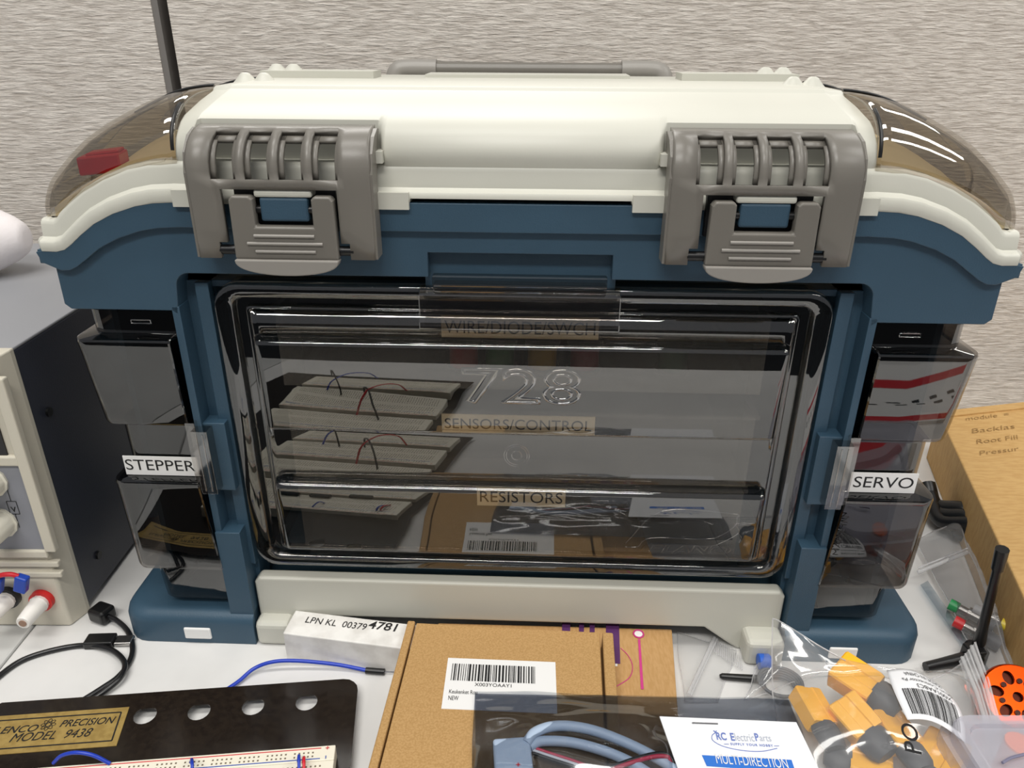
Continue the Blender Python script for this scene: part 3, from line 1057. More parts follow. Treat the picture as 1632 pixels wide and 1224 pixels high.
# ------------------------------------------------------------------ black breadboard plate and breadboards
tr = on(577, 1083, 0.008)
ang = math.radians(5.6)
u1 = Vector((-math.cos(ang), -math.sin(ang), 0))        # along the top edge to the left
u2 = Vector((math.sin(ang) * 0.9 * 1.3, -math.cos(ang), 0)).normalized()       # towards the viewer
PLATE = mat('black_enamel', (30, 24, 20), 0.16, rgb2=(38, 31, 25), vscale=300, bump=0.03, bscale=200)
pt = thing('mounting_plate', 'black metal base plate with four round-slot holes and gold badge', 'base plate', tuple(tr + u1 * 0.11 + u2 * 0.1 - Vector((0, 0, 0.008))))
PWD, PHT = 0.236, 0.300


def pp(a, c, z):
    return Vector((tr.x, tr.y, 0)) + u1 * a + u2 * c + Vector((0, 0, z))


def inv_plate(p):
    d_ = Vector((p.x - tr.x, p.y - tr.y))
    det = u1.x * u2.y - u1.y * u2.x
    return ((d_.x * u2.y - d_.y * u2.x) / det, (u1.x * d_.y - u1.y * d_.x) / det)


bm = bmesh.new()
out = [(0.010, 0), (PWD - 0.013, 0), (PWD, 0.010), (PWD, PHT), (0, PHT), (0, 0.010), (0.0008, 0.006), (0.003, 0.003), (0.006, 0.0008)]
holes = []
for px, py in ((237, 1146), (323, 1139), (409, 1130), (494, 1122)):
    ca, cc = inv_plate(on(px, py, 0.008))
    hole = []
    for k in range(20):
        t = k / 20 * 2 * math.pi
        x_, y_ = 0.0068 * math.cos(t), 0.0068 * math.sin(t)
        hole.append((ca + x_, cc + max(-0.0052, min(0.0068, y_))))
    holes.append(hole)


def loop_edges(pts):
    vs_ = [bm.verts.new(pp(a, c, 0.008)) for a, c in pts]
    return [bm.edges.new((vs_[i], vs_[(i + 1) % len(vs_)])) for i in range(len(vs_))]


ed = loop_edges(out)
for h_ in holes:
    ed += loop_edges(h_)
bmesh.ops.triangle_fill(bm, edges=ed, use_beauty=True)
b = MB()
b.v = [v.co.copy() for v in bm.verts]
bm.verts.index_update()
b.f = [tuple(v.index for v in f.verts) for f in bm.faces]
bm.free()
b.build('plate', PLATE, pt, solid=0.0012)
for a, c in ((0.012, 0.04), (0.22, 0.04), (0.012, 0.28), (0.22, 0.28)):
    MB().tube([pp(a, c, 0), pp(a, c, 0.007)], 0.005, 12).build('rubber_foot', BLACK, pt, smooth=40)
# gold badge
a0, c0 = inv_plate(on(212, 1134, 0.008))
a1, c1 = inv_plate(on(192, 1196, 0.008))
aL = PWD - 0.014
GOLD = mat('gold_badge', (184, 156, 92), 0.35, metal=0.35, rgb2=(166, 138, 78), vscale=200)
zt_ = 0.0084
b = MB()
b.prism([tuple(pp(*q, 0).xy) for q in ((a0, c0), (a1, c1), (aL + 0.006, c1), (aL + 0.012, c0))], 'z', 0.0078, zt_)
bd = b.build('badge', GOLD, pt)
h_ = c1 - c0
EX, EY = -u1, -u2
b = MB()


def strip(qa, qb, w=0.0009):
    p0, p1 = pp(*qa, zt_ + 0.00015), pp(*qb, zt_ + 0.00015)
    d_ = (p1 - p0).normalized()
    nn = Vector((-d_.y, d_.x, 0)) * w / 2
    b.add([p0 - nn, p1 - nn, p1 + nn, p0 + nn], [(0, 1, 2, 3)])


sl = (a1 - a0) / h_
m_ = 0.0038
strip((a0 + m_ + sl * m_, c0 + m_), (aL, c0 + m_))
strip((a1 + m_, c1 - m_), (aL, c1 - m_))
strip((a0 + m_ + sl * m_, c0 + m_), (a1 + m_ - sl * m_ * 0.5, c1 - m_))
a_p, c_p = inv_plate(on(100, 1167, 0.0085))
a_q, c_q = inv_plate(on(190, 1153, 0.0085))
letters('', 'PRECISION', pp(a_p, c_p, zt_), EX, EY, (a_p - a_q), 0.0052, None, None, mb=b, shear=0.25, bold=0.008, lift=0.0002)
a_p2, c_p2 = inv_plate(on(66, 1170, 0.0085))
letters('', 'ELENCO', pp(a_p2 + 0.0285, c_p2 + 0.0018, zt_), EX, EY, 0.0285, 0.0052, None, None, mb=b, shear=0.25, bold=0.008, lift=0.0002)
a_p3, c_p3 = inv_plate(on(20, 1192, 0.0085))
a_q3, _ = inv_plate(on(148, 1185, 0.0085))
letters('', 'MODEL  9438', pp(a_p3, c_p3, zt_), EX, EY, (a_p3 - a_q3), 0.0062, None, None, mb=b, shear=0.25, bold=0.0, lift=0.0002)
a_f, c_f = inv_plate(on(83, 1163, 0.0085))
for k in range(4):
    t = k * math.pi / 4
    ring = []
    for j in range(25):
        w_ = j / 24 * 2 * math.pi
        x_, y_ = 0.0043 * math.cos(w_), 0.0014 * math.sin(w_)
        ring.append(pp(a_f + x_ * math.cos(t) - y_ * math.sin(t), c_f + x_ * math.sin(t) + y_ * math.cos(t), zt_ + 0.0002))
    b.tube(ring, 0.00018, 5)
b.build('badge_print', INK, bd, fix=False)

# breadboards
BB = mat('white_breadboard', (232, 226, 208), 0.45)
REDP = mat('red_print', (200, 40, 50), 0.5)
BLUEPR = mat('blue_print', (40, 80, 170), 0.5)
ab, cb = inv_plate(on(541, 1188, 0.019))


def breadboard(c_off, lab):
    rt = thing('breadboard', lab, 'breadboard', tuple(pp(ab + 0.09, cb + c_off + 0.027, 0.008)), 0, 'breadboards on the black plate')

    def bb(bq, a0, a1, c0, c1, z0, z1):
        A = [pp(a0, c0, z0), pp(a1, c0, z0), pp(a1, c1, z0), pp(a0, c1, z0), pp(a0, c0, z1), pp(a1, c0, z1), pp(a1, c1, z1), pp(a0, c1, z1)]
        bq.add(A, [(3, 2, 1, 0), (4, 5, 6, 7), (0, 1, 5, 4), (1, 2, 6, 5), (2, 3, 7, 6), (3, 0, 4, 7)])
    a0, a1 = ab, ab + 0.172
    c0 = cb + c_off
    b = MB()
    bb(b, a0, a1, c0, c0 + 0.0098, 0.0086, 0.018)
    b.build('power_rail', BB, rt, bevel=0.0005)
    b = MB()
    bb(b, a0, a1, c0 + 0.010, c0 + 0.0450, 0.0086, 0.018)
    b.build('terminal_block', BB, rt, bevel=0.0005)
    b = MB()
    bb(b, a0 + 0.008, a1 - 0.004, c0 + 0.0014, c0 + 0.0019, 0.0179, 0.0182)
    letters('', '+', pp(a0 + 0.0055, c0 + 0.0031, 0.0182), EX, EY, 0.0022, 0.0022, None, None, mb=b, bold=.01)
    b.build('red_line', REDP, rt, fix=False)
    b = MB()
    bb(b, a0 + 0.008, a1 - 0.004, c0 + 0.0083, c0 + 0.0088, 0.0179, 0.0182)
    letters('', 'I', pp(a0 + 0.005, c0 + 0.0092, 0.0182), EX, EY, 0.0005, 0.002, None, None, mb=b)
    b.build('blue_line', BLUEPR, rt, fix=False)
    b = MB()
    for k in range(60):
        if k % 6 == 5:
            continue
        a = a0 + 0.012 + k * 0.00254
        for c in (c0 + 0.0038, c0 + 0.0063):
            bb(b, a, a + 0.0009, c, c + 0.0009, 0.0178, 0.0182)
    for k in range(62):
        a = a0 + 0.007 + k * 0.00254
        for c in [c0 + 0.013 + j * 0.00254 for j in range(5)] + [c0 + 0.0305 + j * 0.00254 for j in range(5)]:
            bb(b, a, a + 0.0009, c, c + 0.0009, 0.0178, 0.0182)
    b.build('holes', mat('dark_hole', (110, 96, 80), 0.8), rt, fix=False)


breadboard(0.0, 'white breadboard nearest the tackle box on the black plate')
breadboard(0.056, 'white breadboard second from the tackle box on the black plate')
breadboard(0.112, 'white breadboard third from the tackle box on the black plate')
breadboard(0.168, 'white breadboard farthest from the tackle box on the black plate')
BW = mat('blue_wire_skin', (28, 60, 178), 0.35)


def jumper(pts, m, lab, r=0.0009, name='jumper_wire'):
    b = MB()
    b.tube(spline(pts), r, 8)
    tag(b.build(name, m, smooth=60), lab, 'wire')


jumper([on(92, 1224, .0185), on(105, 1212, .024), on(128, 1207, .027), on(155, 1211, .025), on(182, 1224, .0185)], BW, 'blue jumper wire arching over the left end of the breadboard', 0.0011)
jumper([on(311, 1221, .0185), on(312, 1216, .021), on(313, 1224, .027), on(314, 1260, .0185)], BW, 'short blue jumper wire at the middle of the power rail')
jumper([on(482, 1217, .0185), on(483, 1208, .022), on(483, 1215, .026), on(484, 1262, .0185)], BW, 'short blue jumper wire beside the red one on the power rail')
jumper([on(490, 1219, .0185), on(491, 1211, .022), on(491, 1218, .026), on(492, 1264, .0185)], RED, 'short red jumper wire near the right end of the breadboard')
for k, (a, c, a2, c2, hh, mm_, lb) in enumerate((
        (0.05, 0.090, 0.085, 0.150, .030, BLACK, 'black jumper wire arching between the second and third breadboards'),
        (0.075, 0.100, 0.045, 0.165, .034, RED, 'red jumper wire arching between the second and third breadboards'),
        (0.11, 0.145, 0.150, 0.215, .036, BLACK, 'black jumper wire arching between the third and farthest breadboards'),
        (0.13, 0.150, 0.095, 0.220, .030, BW, 'blue jumper wire arching between the third and farthest breadboards'))):
    p0, p1 = pp(ab + a, cb + c, .0185), pp(ab + a2, cb + c2, .0185)
    jumper([p0, p0 + Vector((0, 0, hh * .7)) + (p1 - p0) * .15, p0.lerp(p1, .5) + Vector((0, 0, hh)), p1 + Vector((0, 0, hh * .7)) - (p1 - p0) * .15, p1], mm_, lb, .0011)
bz = 0.0182
for k, (px, py) in enumerate(((150, 1330), (260, 1320), (380, 1330))):
    q_ = on(px, py, bz)
    b = MB()
    b.obox(q_ + Vector((0, 0, 0.004)), u1 * 0.011, u2 * 0.0035, (0, 0, 0.003))
    o = b.build('integrated_circuit', BLACK, bevel=0.0004)
    tag(o, ('black chip on the breadboard, leftmost of the row', 'black chip on the breadboard, middle of the row', 'black chip on the breadboard, rightmost of the row')[k], 'chip', 'chips on the breadboard')

# loose blue jumper lead on the desk
lj = thing('jumper_lead', 'loose blue jumper lead with black tip beside the small white box', 'wire', tuple(on(480, 1065)))
MB().tube(spline([on(350, 1115, .004), on(385, 1091, .003), on(410, 1070, .005), on(440, 1059, .008), (on(480, 1057, .008)), on(540, 1062, .005), on(590, 1071, .0025)]), 0.0013).build('wire', BW, lj, smooth=60)
MB().tube([on(588, 1071, .0024), on(618, 1073, .0024)], 0.0021, 10).build('sleeve', BLACK, lj, smooth=60)
MB().tube([on(617, 1073, .0024), on(640, 1073, .0024)], 0.0005, 6).build('pin', mat('bright_pin', (190, 190, 195), 0.25, 1.0), lj, smooth=60)


# ------------------------------------------------------------------ boxes on the desk
def slab(b, tl, tr_, bl, br, z0, z1):
    lo_ = [Vector((p.x, p.y, z0)) for p in (bl, br, tr_, tl)]
    hi_ = [Vector((p.x, p.y, z1)) for p in (bl, br, tr_, tl)]
    b.loft([lo_, hi_])


WB = thing('small_box', 'long narrow white card box with a printed number', 'box', tuple(on(560, 1010)))
z1 = 0.0235
tl, fl = on(475, 976, z1), on(455, 1013, z1)
dirx = (on(655, 996, z1) - tl).normalized()
L_ = 0.115
tr2 = tl + dirx * L_
fr = fl + dirx * L_
b = MB()
slab(b, tl, tr2, fl, fr, 0, z1)
b.build('carton', mat('scuffed_white_card', (232, 230, 226), 0.6, rgb2=(214, 211, 206), vscale=70), WB, bevel=0.0008)
ey_ = (tl - fl).normalized()
Ot = on(490, 996, z1)
Ot2 = on(588, 1004, z1)
letters('lettering', 'LPN KL  00379', Ot, dirx, ey_, (Ot2 - Ot).length, 0.0058, INK, WB, shear=0.05, lift=0.0003)
letters('bold_lettering', '4781', Ot2 + dirx * 0.0008, dirx, ey_, (on(633, 1010, z1) - Ot2).length, 0.0075, INK, WB, shear=0.1, bold=0.012, lift=0.0003)

# kraft mailer box
MZ = 0.028
ML = thing('mailer_box', 'plain brown kraft mailer box with white barcode label', 'box', tuple(on(790, 1120)))
a1_, a2_ = on(668, 994, MZ), on(960, 1006, MZ)
a3_, a4_ = on(612, 1224, MZ), on(966, 1110, MZ)
ex_ = (a2_ - a1_).normalized()
eyl = (a3_ - a1_).normalized()
eyr = (a4_ - a2_).normalized()
D_ = 0.165
b = MB()
slab(b, a1_, a2_, a1_ + eyl * D_, a2_ + eyr * D_, 0.0142, MZ)
b.build('box_body', KRAFT, ML, bevel=0.0008)
# tuck flaps along both sides
for (o_, dirf, e1, e2, nm) in ((a1_ - ex_ * 0.0062 + Vector((0, 0.0015, 0)), eyl, 0.0058, 0, 'l'), (a2_ + ex_ * 0.0018, eyr, 0.0078, 0, 'r')):
    b = MB()
    slab(b, o_, o_ + ex_ * (e1 - 0.0006), o_ + dirf * D_, o_ + dirf * D_ + ex_ * (e1 - 0.0006), 0.0142, MZ + 0.0004)
    b.build('side_flap', KRAFT, ML, bevel=0.001)
lt, lr, lb = on(719, 1050, MZ), on(890, 1055, MZ), on(709, 1131, MZ)
lx, ly = (lr - lt).normalized(), (lt - lb).normalized()
W_, H_ = (lr - lt).length, (lt - lb).length
b = MB()
c_ = (lt + lr) / 2 - ly * H_ / 2
b.obox(c_ + Vector((0, 0, 0.0001)), lx * W_ / 2, ly * H_ / 2, (0, 0, 0.0002))
lab = b.build('shipping_label', PAPER, ML)
b = MB()
up = Vector((0, 0, 0.0003))
O_ = lb + up
bars(b, O_ + lx * W_ * 0.05 + ly * H_ * 0.54, lx, ly, W_ * 0.76, H_ * 0.34, 3)
letters('', 'X003YOAAY1', O_ + lx * W_ * 0.27 + ly * H_ * 0.445, lx, ly, W_ * 0.33, H_ * 0.065, None, None, mb=b)
letters('', 'Keukenket Rou', O_ + lx * W_ * 0.05 + ly * H_ * 0.285, lx, ly, W_ * 0.25, H_ * 0.075, None, None, mb=b)
letters('', 'NEW', O_ + lx * W_ * 0.05 + ly * H_ * 0.16, lx, ly, W_ * 0.09, H_ * 0.08, None, None, mb=b)
b.build('label_print', INK, lab, fix=False)

# second, printed carton tucked behind
CZ = 0.014
CB = thing('printed_box', 'kraft box with magenta and purple print behind the plain mailer box', 'box', tuple(on(1030, 1050)))
PUR = mat('purple_print', (84, 42, 96), 0.6)
MAG = mat('magenta_print', (196, 58, 128), 0.6)
c2 = on(1075, 1000, CZ)
c3 = on(1084, 1106, CZ)
ec = (c3 - c2).normalized()
ex2 = Vector((-math.cos(0.03), math.sin(0.03), 0))
b = MB()
slab(b, c2 + ex2 * 0.165, c2, c2 + ex2 * 0.165 + ec * 0.17, c2 + ec * 0.17, 0.0, CZ)
b.build('box_body', mat('kraft_print_card', (188, 148, 98), 0.7, rgb2=(178, 138, 86), vscale=160, stretch=(4, 1, 1)), CB, bevel=0.0006)


def cq(b, px0, py0, px1, py1, lift=0.0003):
    b.add([on(px0, py1, CZ + lift), on(px1, py1, CZ + lift), on(px1, py0, CZ + lift), on(px0, py0, CZ + lift)], [(0, 1, 2, 3)])


b = MB()
b.add([on(970, 1056, CZ + .0003), on(993.5, 1056, CZ + .0003), on(990.5, 988, CZ + .0003), on(970, 988, CZ + .0003)], [(0, 1, 2, 3)])
b.build('purple_bar', PUR, CB)
for px0, px1 in ((900, 913), (927, 935), (944, 952)):
    b = MB()
    cq(b, px0, 985, px1, 1006)
    b.build('purple_block', PUR, CB)
b = MB()
cx0 = on(1022, 1008, CZ + .0004)
b.tube([cx0 + Vector((0.0034 * math.cos(t * math.pi / 14), 0.0036 * math.sin(t * math.pi / 14), 0)) for t in range(29)], 0.0006, 6)
p0, p1 = on(1023, 1016, CZ + .0004), on(1029, 1096, CZ + .0004)
b.add([p0 - Vector((.0008, 0, 0)), p0 + Vector((.0008, 0, 0)), p1 + Vector((.0009, 0, 0)), p1 - Vector((.0009, 0, 0))], [(0, 1, 2, 3)])
b.tube(spline([on(994, 1031, CZ + .0003), on(1006, 1043, CZ + .0003), on(1013, 1060, CZ + .0003), on(1008, 1078, CZ + .0003), on(988, 1092, CZ + .0003)]), 0.0003, 5)
b.build('magenta_lines', MAG, CB)
b = MB()
b.tube([cx0 + Vector((0, 0, -.0002)), cx0 + Vector((0, 0, 0.0001))], 0.0028, 20)
b.build('white_dot', PAPER, CB)
b = MB()
cq(b, 979, 1056, 989, 1060)
b.build('white_dash', PAPER, CB)
b = MB()
c5 = on(984, 1093, CZ)
b.tube([c5, c5 + Vector((0, 0, .0003))], 0.0015, 12)
b.build('white_dot', PAPER, CB)

# big handwritten carton at right against the wall
BZ = 0.052
c0_, c1_ = on(1515, 690, BZ), on(1632, 935, BZ)
el = (c1_ - c0_).normalized()
bk = on(1540, 645, BZ)
eb = (on(1632, 634, BZ) - bk).normalized()
# back-left corner: meet of left edge line and back edge line
det = el.x * (-eb.y) - el.y * (-eb.x)
w_ = bk - c0_
tt = (w_.x * (-eb.y) - w_.y * (-eb.x)) / det
B0 = c0_ + el * tt
BX = thing('carton', 'large flat brown carton with faint pencil handwriting at right', 'box', tuple(Vector((0.5, 0.5, 0))))
LW, LD = 0.25, 0.335
b = MB()
slab(b, B0, B0 + eb * LW, B0 + el * LD, B0 + el * LD + eb * LW, 0.0, BZ)
b.build('carton_body', KRAFT_BIG, BX, bevel=0.0012)
b = MB()
slab(b, B0 + el * 0.0005, B0 + eb * LW, B0 + el * 0.013, B0 + eb * LW + el * 0.013, BZ - 0.001, BZ + 0.0022)
b.build('back_flap', KRAFT_BIG, BX, bevel=0.0008)
PENCIL = mat('pencil', (150, 116, 66), 0.8)
b = MB()
for s_, px0, py0, px1, h_ in (('module  =', 1540, 663, 1625, .0075), ('Backlas', 1550, 683, 1634, .0085), ('Root Fill', 1558, 700, 1640, .008), ('Pressur', 1563, 718, 1640, .0075)):
    q0, q1 = on(px0, py0, BZ), on(px1, py0 + 1, BZ)
    letters('', s_, q0, eb, -el, (q1 - q0).length, h_, None, None, mb=b, shear=0.2, bold=-0.008, lift=0.0006)
b.build('handwriting', PENCIL, BX, fix=False)


# ------------------------------------------------------------------ bags
def film_sheet(c, nu, nv, zf, seed=0, wr=0.003, sc=40.0):
    """wrinkled sheet over four corners (tl, tr, br, bl), height zf(u, v)"""
    tl, tr_, br, bl = c
    vs_ = []
    for j in range(nv + 1):
        for i in range(nu + 1):
            u, v = i / nu, j / nv
            p = (tl * (1 - u) + tr_ * u) * (1 - v) + (bl * (1 - u) + br * u) * v
            c8, s8 = math.cos(0.6 + seed), math.sin(0.6 + seed)
            q_ = Vector(((p.x * c8 - p.y * s8) * sc + seed * 7.3, (p.x * s8 + p.y * c8) * sc * 0.38, seed * 3.1))
            w = 1.3 * abs(noise.noise(q_)) + noise.noise(q_ * 0.6) * 0.6
            e = min(1, 6 * min(u, 1 - u, v, 1 - v) + 0.25)
            vs_.append((p.x + 0.002 * noise.noise(q_ * 0.7), p.y + 0.002 * noise.noise(q_ * 0.9 + Vector((5, 5, 5))), zf(u, v) + wr * w * e))
    n = nu + 1
    return vs_, [(j * n + i, j * n + i + 1, (j + 1) * n + i + 1, (j + 1) * n + i) for j in range(nv) for i in range(nu)]


def border(name, vs_, nu, nv, parent, m, r=0.0005):  # rim tube added to draw the film's outline and light edge line
    n = nu + 1
    loop = [vs_[i] for i in range(n)] + [vs_[j * n + nu] for j in range(1, nv + 1)] + [vs_[nv * n + i] for i in range(nu - 1, -1, -1)] + [vs_[j * n] for j in range(nv - 1, -1, -1)]
    MB().tube(loop, r, 5).build(name, m, parent, smooth=60)


def bump_uv(u, v, p=0.6):
    return max(0.0, math.sin(math.pi * u)) ** p * max(0.0, math.sin(math.pi * v)) ** p


# antistatic bag with a grey cable inside and a stapled header card
AS = film('antistatic_film', (0.74, 0.76, 0.79), base=0.16, grow=0.7, rough=0.10, bump=0.12, bscale=40, gcol=(0.95, 0.97, 1.0))
AZ = 0.0300
ab_ = thing('antistatic_bag', 'grey antistatic bag lying on the mailer box with a header card', 'bag', tuple(on(1000, 1160)))
corn = [on(762, 1103, AZ), on(1262, 1110, AZ), on(1262, 1110, AZ) + Vector((-0.002, -0.105, 0)), on(762, 1103, AZ) + Vector((0.004, -0.105, 0))]
v_, f_ = film_sheet(corn, 70, 34, lambda u, v: AZ + 0.0118 * (bump_uv(u, max(0, (v - 0.1) / 0.9), .5) if v > 0.1 else 0) * (1 if u < .5 else max(0.12, 1 - (u - .5) * 8)), 1, 0.0042, 60)
b = MB()
b.add(v_, f_)
b.build('film', AS, ab_, smooth=180)
v_, f_ = film_sheet(corn, 10, 6, lambda u, v: AZ - 0.0004, 2, 0.0)
b = MB()
b.add(v_, f_)
b.build('back_film', film('dark_antistatic_film', (0.40, 0.42, 0.47), base=0.08, rough=0.12), ab_, smooth=180)
hc = thing('header_card', 'white header card with blue printing stapled over the grey bag', 'card', tuple(on(1160, 1180)))
HZ = 0.0385
k1, k2 = on(1057, 1139, HZ), on(1275, 1146, HZ)
k3 = on(1088, 1224, HZ)
hx = (k2 - k1).normalized()
hy = Vector((-hx.y, hx.x, 0))
hl = (k3 - k1).normalized()
b = MB()
slab(b, k1, k2, k1 + hl * 0.075, k2 + hl * 0.075 - hx * 0.004, HZ - 0.0008, HZ)
b.build('card', mat('white_card', (238, 239, 242), 0.45), hc)
STEEL = mat('staple_steel', (150, 150, 152), 0.3, 1.0)
MB().tube([on(1109, 1149, HZ + .0004), on(1150, 1150, HZ + .0004)], 0.0004, 6).build('staple', STEEL, hc)
GL = mat('pale_blue_print', (110, 128, 190), 0.6)
GG = mat('grey_print', (176, 182, 196), 0.6)
b = MB()
g = MB()


def line_txt(mb, s, px0, py0, px1, h, **kw):
    p0, p1 = on(px0, py0, HZ), on(px1, py0, HZ)
    letters('', s, p0, hx, hy, (p1 - p0).length, h, None, None, mb=mb, lift=0.0002, **kw)


line_txt(b, 'RC', 1149, 1176, 1165, .0052, bold=.03)
line_txt(b, 'E', 1172, 1177, 1178, .0052, bold=.03)
line_txt(g, 'lectric', 1179, 1177, 1209, .0050)
line_txt(b, 'P', 1211, 1177, 1217, .0052, bold=.03)
line_txt(g, 'arts', 1218, 1177, 1236, .0036)
line_txt(b, 'SUPPLY YOUR HOBBY', 1171, 1184, 1238, .0016, bold=.03, spacing=1.3)
b.add([on(1160, 1182.4, HZ + .0003), on(1168, 1182.4, HZ + .0003), on(1168, 1181.6, HZ + .0003), on(1160, 1181.6, HZ + .0003)], [(0, 1, 2, 3)])
b.add([on(1240, 1184.4, HZ + .0003), on(1248, 1184.4, HZ + .0003), on(1248, 1183.6, HZ + .0003), on(1240, 1183.6, HZ + .0003)], [(0, 1, 2, 3)])
b.tube(spline([on(1146, 1164, HZ + .0002), on(1141, 1169, HZ + .0002), on(1143, 1177, HZ + .0002), on(1160, 1186, HZ + .0002), on(1190, 1192, HZ + .0002), on(1220, 1193, HZ + .0002), on(1245, 1188, HZ + .0002)]), 0.0002, 5)
b.tube([on(1143, 1161, HZ + .0002), on(1150, 1165, HZ + .0002)], 0.0003, 5)
b.tube([on(1148, 1161, HZ + .0002), on(1144, 1166, HZ + .0002)], 0.0002, 5)
b.build('blue_logo_print', GL, hc, fix=False)
g.build('grey_logo_print', GG, hc, fix=False)
b = MB()
b.add([on(1133, 1217.5, HZ + .0002), on(1275, 1226, HZ + .0002), on(1268, 1206, HZ + .0002), on(1125, 1200, HZ + .0002)], [(0, 1, 2, 3)])
bb_ = b.build('blue_banner', mat('blue_banner_ink', (52, 116, 206), 0.5), hc)
p0, p1 = on(1149, 1214, HZ), on(1264, 1221, HZ)
letters('banner_lettering', 'MULTI-DIRECTION', p0, (p1 - p0), hy, (p1 - p0).length, .0062, PAPER, bb_, bold=0.0, lift=0.0005)

CB_ = mat('grey_blue_cable', (165, 182, 204), 0.42)
gc = thing('gray_cable', 'pale blue-grey cable with moulded plug inside the grey bag', 'cable', tuple(on(900, 1200, AZ)))
cz = 0.0325
MB().tube(spline([on(845, 1185, cz + .002), on(860, 1166, cz + .003), on(895, 1156, cz + .003), on(945, 1161, cz + .003), on(1000, 1180, cz + .002), on(1050, 1204, cz), on(1085, 1226, cz), on(1110, 1250, cz)]), 0.0029, 12).build('cord', CB_, gc, smooth=60)
MB().tube(spline([on(850, 1190, cz), on(870, 1181, cz), on(915, 1182, cz), on(965, 1194, cz), on(1010, 1212, cz), on(1050, 1236, cz)]), 0.0028, 12).build('cord', CB_, gc, smooth=60)
e_ = on(824, 1212, cz)
MB().obox(e_, (0.0104, 0.001, 0), (0.001, -0.0125, 0), (0, 0, 0.0036)).build('plug', CB_, gc, bevel=0.0018, seg=3)
pq = on(829, 1222, cz + .0036)
letters('plus_mark', '+', pq, (1, 0, 0), (0, 1, 0), .0024, .0024, REDP, gc, bold=.03, lift=0.0003)
PK = mat('rose_wire_skin', (186, 52, 78), 0.4)
GW = mat('grey_wire_skin', (200, 200, 206), 0.4)
for dz, mm_, lb in ((0.0, BLACK, 'black'), (9.0, PK, 'rose red'), (4.5, GW, 'pale grey')):
    MB().tube(spline([on(856, 1191 + 9 - dz, cz - .001), on(890, 1202 + 9 - dz, cz - .001), on(925, 1213 + 9 - dz, cz - .001), on(960, 1228 + 9 - dz, cz - .001), on(990, 1250 + 9 - dz, cz - .001)]), 0.0009, 8).build('lead', mm_, gc, smooth=60)
for dz, mm_ in ((0, BLACK), (4, PK)):
    MB().tube(spline([on(965, 1228 + dz, cz), on(1005, 1212 + dz, cz + .002), on(1045, 1200 + dz, cz + .003), on(1068, 1199 + dz, cz + .003), on(1078 - dz, 1208, cz + .002), on(1086 - dz, 1232, cz)]), 0.0012, 8).build('lead', mm_, gc, smooth=60)

# clear zip bag flat on the desk
fb = thing('flat_zip_bag', 'empty clear zip bag lying flat right of the printed box', 'bag', tuple(on(1120, 1060)))
cz_ = 0.003
corn = [on(1085, 1000, cz_), on(1180, 1030, cz_), on(1150, 1112, cz_), on(1095, 1112, cz_)]
v_, f_ = film_sheet(corn, 24, 24, lambda u, v: cz_ - 0.002 + 0.003 * bump_uv(u, v), 5, 0.0012, 50)
MB().add(v_, f_).build('film', film('hazy_bag', (0.88, 0.88, 0.88), base=0.04, grow=0.5, rough=0.25, milk=0.16, bump=0.4), fb, smooth=180)
border('film_outline', v_, 24, 24, fb, ZIPPLASTIC, 0.0004)
b = MB()
b.tube([on(1143, 1013, .0042), on(1102, 1104, .0042)], 0.0014, 8)
b.tube([on(1147, 1015, .0042), on(1106, 1106, .0042)], 0.0008, 8)
b.build('zip_strip', ZIPPLASTIC, fb, smooth=60)
b = MB()
q0, q1 = on(1142, 1014, .003), on(1185, 1040, .003)
for k in range(14):
    t = k / 13
    p = q0.lerp(q1, t)
    b.tube([p, p + Vector((-0.003, -0.014, 0.0006))], 0.0004, 5)
b.build('ribbed_edge', ZIPPLASTIC, fb, smooth=60)

# second bag with blue cap, black stick and coiled lead
BAG2 = CLEAR
sb = thing('coil_bag', 'small clear bag holding a coiled grey lead beside the yellow connectors', 'bag', tuple(on(1250, 1070)))
corn = [on(1222, 1020, .012), on(1289, 978, .016), on(1330, 1050, .012), on(1190, 1112, .006)]
v_, f_ = film_sheet(corn, 26, 26, lambda u, v: 0.006 + 0.016 * bump_uv(u, v), 8, 0.003, 55)
MB().add(v_, f_).build('film', BAG2, sb, smooth=180)
border('film_outline', v_, 26, 26, sb, ZIPPLASTIC, 0.0004)
cl = thing('coiled_lead', 'grey lead coiled up with a blue cap inside the small clear bag', 'cable', tuple(on(1240, 1080)))
b = MB()
c_ = on(1248, 1090, .004)
pts = []
for k in range(110):
    t = k / 12 * math.pi
    rr = 0.0085 + 0.0009 * (k / 24)
    pts.append(c_ + Vector((rr * 1.15 * math.cos(t), rr * math.sin(t), 0.0014 * (k / 24) * 0.8)))
b.tube(pts, 0.0011, 7)
b.build('coil', mat('grey_lead', (96, 98, 102), 0.4), cl, smooth=60)
q_ = on(1222, 1050, .010)
MB().tube([q_ + Vector((-.004, 0, 0)), q_ + Vector((-.0035, 0, 0)), q_ + Vector((.0035, 0, 0)), q_ + Vector((.0048, 0, 0))], [.004, .0052, .0052, .004], 16).build('cap', mat('blue_cap', (40, 96, 196), 0.4), cl, smooth=40)
b = MB()
q0, q1 = on(1152, 1074, .003), on(1222, 1078, .003)
b.tube([q0, q0.lerp(q1, .06), q1], [0.0012, 0.0021, 0.0026], 8)
tag(b.build('screwdriver_shaft', BLACK, smooth=50), 'slim black stick poking out beside the coiled grey lead', 'stick')

# bag of yellow connectors
YEL = mat('yellow_nylon', (255, 186, 38), 0.38)
CAP = mat('dark_grey_cap', (62, 64, 70), 0.5)


